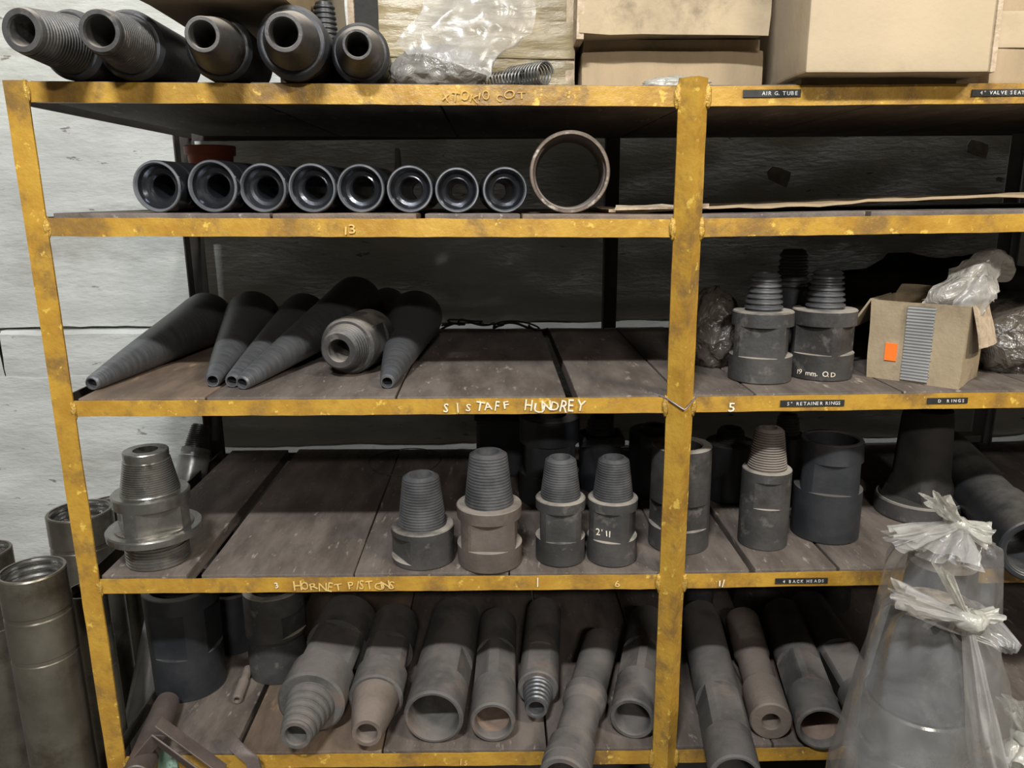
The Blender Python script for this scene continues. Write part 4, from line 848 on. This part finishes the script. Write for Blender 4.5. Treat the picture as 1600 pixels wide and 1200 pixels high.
# leaning pipe with a pin
Fp = atY(314, 664, 0.74); Bp = Vector((-0.990, 0.27, 0.003)); M = frame_to(Fp, Bp); L = (Fp-Bp).length
turned('leaning_pipe', 'grey steel pipe with tapered threaded pin leaning against the back of the rack', 'pipe', M, [
    ('pipe', [(0, 0), (0, 0.043), (L-0.095, 0.043), (L-0.092, 0.041), (L-0.085, 0.040), (L-0.085, 0.03)], PIPEG), ('shoulder', [(L-0.09, 0.036), (L-0.086, 0.040), (L-0.074, 0.0395), (L-0.07, 0.039)], GREYB), ('threaded_pin', [(L-0.074, 0.034)]+thread(L-0.07, 0.034, L-0.003, 0.026, 11, 0.003)+[(L, 0.023), (L, 0.015), (L-0.03, 0.015), (L-0.03, 0)], GUN)], None, 56)

# ------------------------------------------------------------------ bagged parts in front

def tail(name, parent, p0, p1, r0, r1, mat, lobes=7, seed=0, flat=0.55, bend=(0, 0, 0)):
    """flared, pleated end of gathered film from p0 to p1 (local)"""
    p0, p1 = Vector(p0), Vector(p1); M_ = frame_to(p1, p0); L_ = (p1-p0).length; V, Fc = [], []; n, m = 84, 14
    for k in range(m+1):
        u = k/m; r_ = r0+(r1-r0)*u**0.8
        for a in range(n):
            th_ = 2*math.pi*a/n; q = Vector((math.cos(th_)*2, math.sin(th_)*2, u*2.2+seed))
            w_ = 1+0.34*u**0.6*math.sin(th_*lobes+seed+2.5*noise.noise(q))+0.25*noise.noise(q*1.4)
            end = 0.20*L_*noise.noise(Vector((th_*1.3, seed, 3)))*u
            V.append(M_ @ Vector((r_*w_*math.cos(th_), flat*r_*w_*math.sin(th_), L_*u+end))+Vector(bend)*u*u)
    for k in range(m):
        for a in range(n):
            i0, i1 = k*n+a, k*n+(a+1) % n; Fc.append((i0, i1, i1+n, i0+n))
    return link(name, mesh(V, Fc), mat, parent, smooth=180)
def knot_ring(parent, q, R_, r_, M_rot, seed):
    V, Fc = [], []; n, m = 40, 14
    for a in range(n):
        A_ = 2*math.pi*a/n
        for b_ in range(m):
            B_ = 2*math.pi*b_/m; w_ = 1+0.30*noise.noise(Vector((math.cos(A_)*2, math.sin(A_)*2, seed)))+0.16*math.sin(B_*5+A_*3)
            rr = R_+r_*w_*math.cos(B_); V.append(Vector(q)+M_rot @ Vector((rr*math.cos(A_), rr*math.sin(A_), r_*w_*math.sin(B_)*1.15)))
    for a in range(n):
        for b_ in range(m):
            Fc.append((a*m+b_, ((a+1) % n)*m+b_, ((a+1) % n)*m+(b_+1) % m, a*m+(b_+1) % m))
    return link('knot', mesh(V, Fc), PKNOT, parent, smooth=180)
def bagged(lab_part, lab_bag, px, py, Y, content, outline, seed, mats=(BLKN, BRI)):
    p = atY(px, py, Y); c = Vector((p.x, Y, 0.0))
    def zr(py_, w_):
        z = zfor(c.x, c.y, py_); return z, w_/2/pj((c.x, c.y, z))[2]
    (z1, r1), (z2, r2), (zlo, rlo) = [zr(*q) for q in content]
    turned('machined_head', lab_part, 'machine part', Matrix.Translation(c), [
        ('cone', [(z1, 0), (z1, r1*0.8), (z1-0.006, r1), (z2, r2), (z2-0.002, r2*0.9)], mats[0]),
        ('cylinder', [(0.002, 0), (0.002, rlo)] + [(z_, rlo) for z_ in (zlo-0.26, zlo-0.085)] + [(zlo-0.083, rlo*0.97), (zlo-0.075, rlo*0.97), (zlo-0.073, rlo), (zlo-0.004, rlo), (zlo, rlo*0.97), (zlo, r2*0.8)], mats[1])], None, 80)
    O = [zr(*q[:2])+((q[2] if len(q) > 2 else 0)/900.0, (q[3] if len(q) > 3 else 0)) for q in outline]
    O.append((0.001, O[-1][1]*1.02, O[-1][2], O[-1][3]))
    tb = thing('plastic_bag', lab_bag, 'bag', Matrix.Translation(c)); V, Fc = [], []; n = 128; rows = []
    for k in range(len(O)-1):
        m = max(5, int(abs(O[k][0]-O[k+1][0])/0.012))
        for j in range(m): u = j/m; rows.append(tuple(O[k][q]*(1-u)+O[k+1][q]*u for q in range(4)))
    rows.append(O[-1]); N_ = len(rows); z0 = rows[0][0]
    for k, (z, r, ox, oy) in enumerate(rows):
        t_ = max(0, 1-k/30.0)
        for a in range(n):
            th_ = 2*math.pi*a/n; q = Vector((math.cos(th_)*1.5, math.sin(th_)*1.5, z*3.5+seed))
            wv = 0.06*noise.noise(q*1.1)+0.05*(0.35-abs(noise.noise(q*1.9)))
            pl = t_*0.13*math.sin(th_*11+2.2*noise.noise(Vector((math.cos(th_)*2, math.sin(th_)*2, seed+z*4))))
            rr = r*(1+wv+pl); V.append((ox+rr*math.cos(th_), oy+rr*math.sin(th_)*0.76, z))
    for k in range(N_-1):
        for a in range(n):
            i0, i1 = k*n+a, k*n+(a+1) % n; Fc.append((i0, i1, i1+n, i0+n))
    link('film', mesh(V, Fc), PCLR, tb, smooth=180)
    return tb, c
tb2, c2 = bagged('dark machined cylinder inside the rear knotted plastic bag', 'tall clear plastic bag with twisted knot, rear one of the pair at the right', 1470, 900, -0.13,
    [(872, 98), (985, 108), (985, 112)], [(816, 26, 22, -.05), (828, 40, 20, -.05), (842, 110, 8, -.03), (854, 150, -2, -.01), (880, 166, 0, 0), (1000, 192, 0, 0), (1100, 206, 2, 0)], 1.0, (BLKN, BLKN))
def L2(tb_, px, py, Y): return tb_.matrix_world.inverted() @ atY(px, py, Y)
k2 = L2(tb2, 1496, 818, -0.185)
knot_ring(tb2, k2, 0.013, 0.011, Matrix.Rotation(0.5, 3, 'Y'), 1)
tail('knot_tail', tb2, k2, L2(tb2, 1466, 782, -0.20), 0.010, 0.026, PKNOT, 6, 1.0)
tail('knot_tail', tb2, k2, L2(tb2, 1546, 838, -0.21), 0.010, 0.030, PKNOT, 6, 2.0)
tail('gathered_film', tb2, k2, L2(tb2, 1400, 842, -0.215), 0.012, 0.030, PCLR2, 9, 3.0, 0.4)
tail('gathered_film', tb2, k2, L2(tb2, 1470, 872, -0.22), 0.014, 0.052, PCLR2, 9, 4.0, 0.35)
tb1, c1 = bagged('machined steel head with conical dark top inside the front knotted plastic bag', 'clear plastic bag knotted over a steel head, front one at the right', 1448, 1000, -0.33,
    [(938, 106), (1086, 150), (1088, 160)], [(968, 26, 62, -.09), (960, 44, 58, -.085), (945, 100, 22, -.05), (940, 128, 2, -.01), (955, 142, 0, 0), (1000, 184, 8, 0), (1060, 224, 14, 0), (1130, 248, 14, 0), (1200, 268, 10, 0)], 5.0)
k1 = L2(tb1, 1510, 966, -0.425)
knot_ring(tb1, k1, 0.014, 0.012, Matrix.Rotation(0.35, 3, 'Y'), 7)
knot_ring(tb1, L2(tb1, 1524, 972, -0.43), 0.010, 0.009, Matrix.Rotation(-0.9, 3, 'Y'), 9)
tail('knot_tail', tb1, k1, L2(tb1, 1474, 892, -0.43), 0.008, 0.015, PKNOT, 4, 5.0, 0.35)
tail('knot_tail', tb1, k1, L2(tb1, 1562, 960, -0.43), 0.009, 0.014, PKNOT, 5, 6.0)
tail('gathered_film', tb1, k1, L2(tb1, 1408, 930, -0.42), 0.012, 0.034, PCLR2, 9, 7.0, 0.4)
tail('hanging_fold', tb1, k1, L2(tb1, 1545, 1190, -0.44), 0.014, 0.056, PCLR2, 5, 8.5, 0.35)
p = atY(1625, 1150, -0.33); t = thing('plastic_bag', 'whitish knotted plastic bag cut off at the lower right corner', 'bag', Matrix.Translation((p.x, p.y, 0)))
bi = t.matrix_world.inverted()
k3 = bi @ atY(1606, 1150, -0.35)
knot_ring(t, k3, 0.015, 0.012, Matrix.Rotation(0.3, 3, 'Y'), 3)
tail('knot_tail', t, k3, bi @ atY(1588, 1104, -0.36), 0.010, 0.026, PKNOT, 6, 11.0)
tail('gathered_film', t, k3, bi @ atY(1582, 1196, -0.37), 0.012, 0.034, PKNOT, 7, 12.0)
lump('film', (0.05, 0, p.z*0.45), (0.09, 0.085, p.z*0.5), PCLR, t, 4, 0.10, 1.5, 24, True, 0.0)
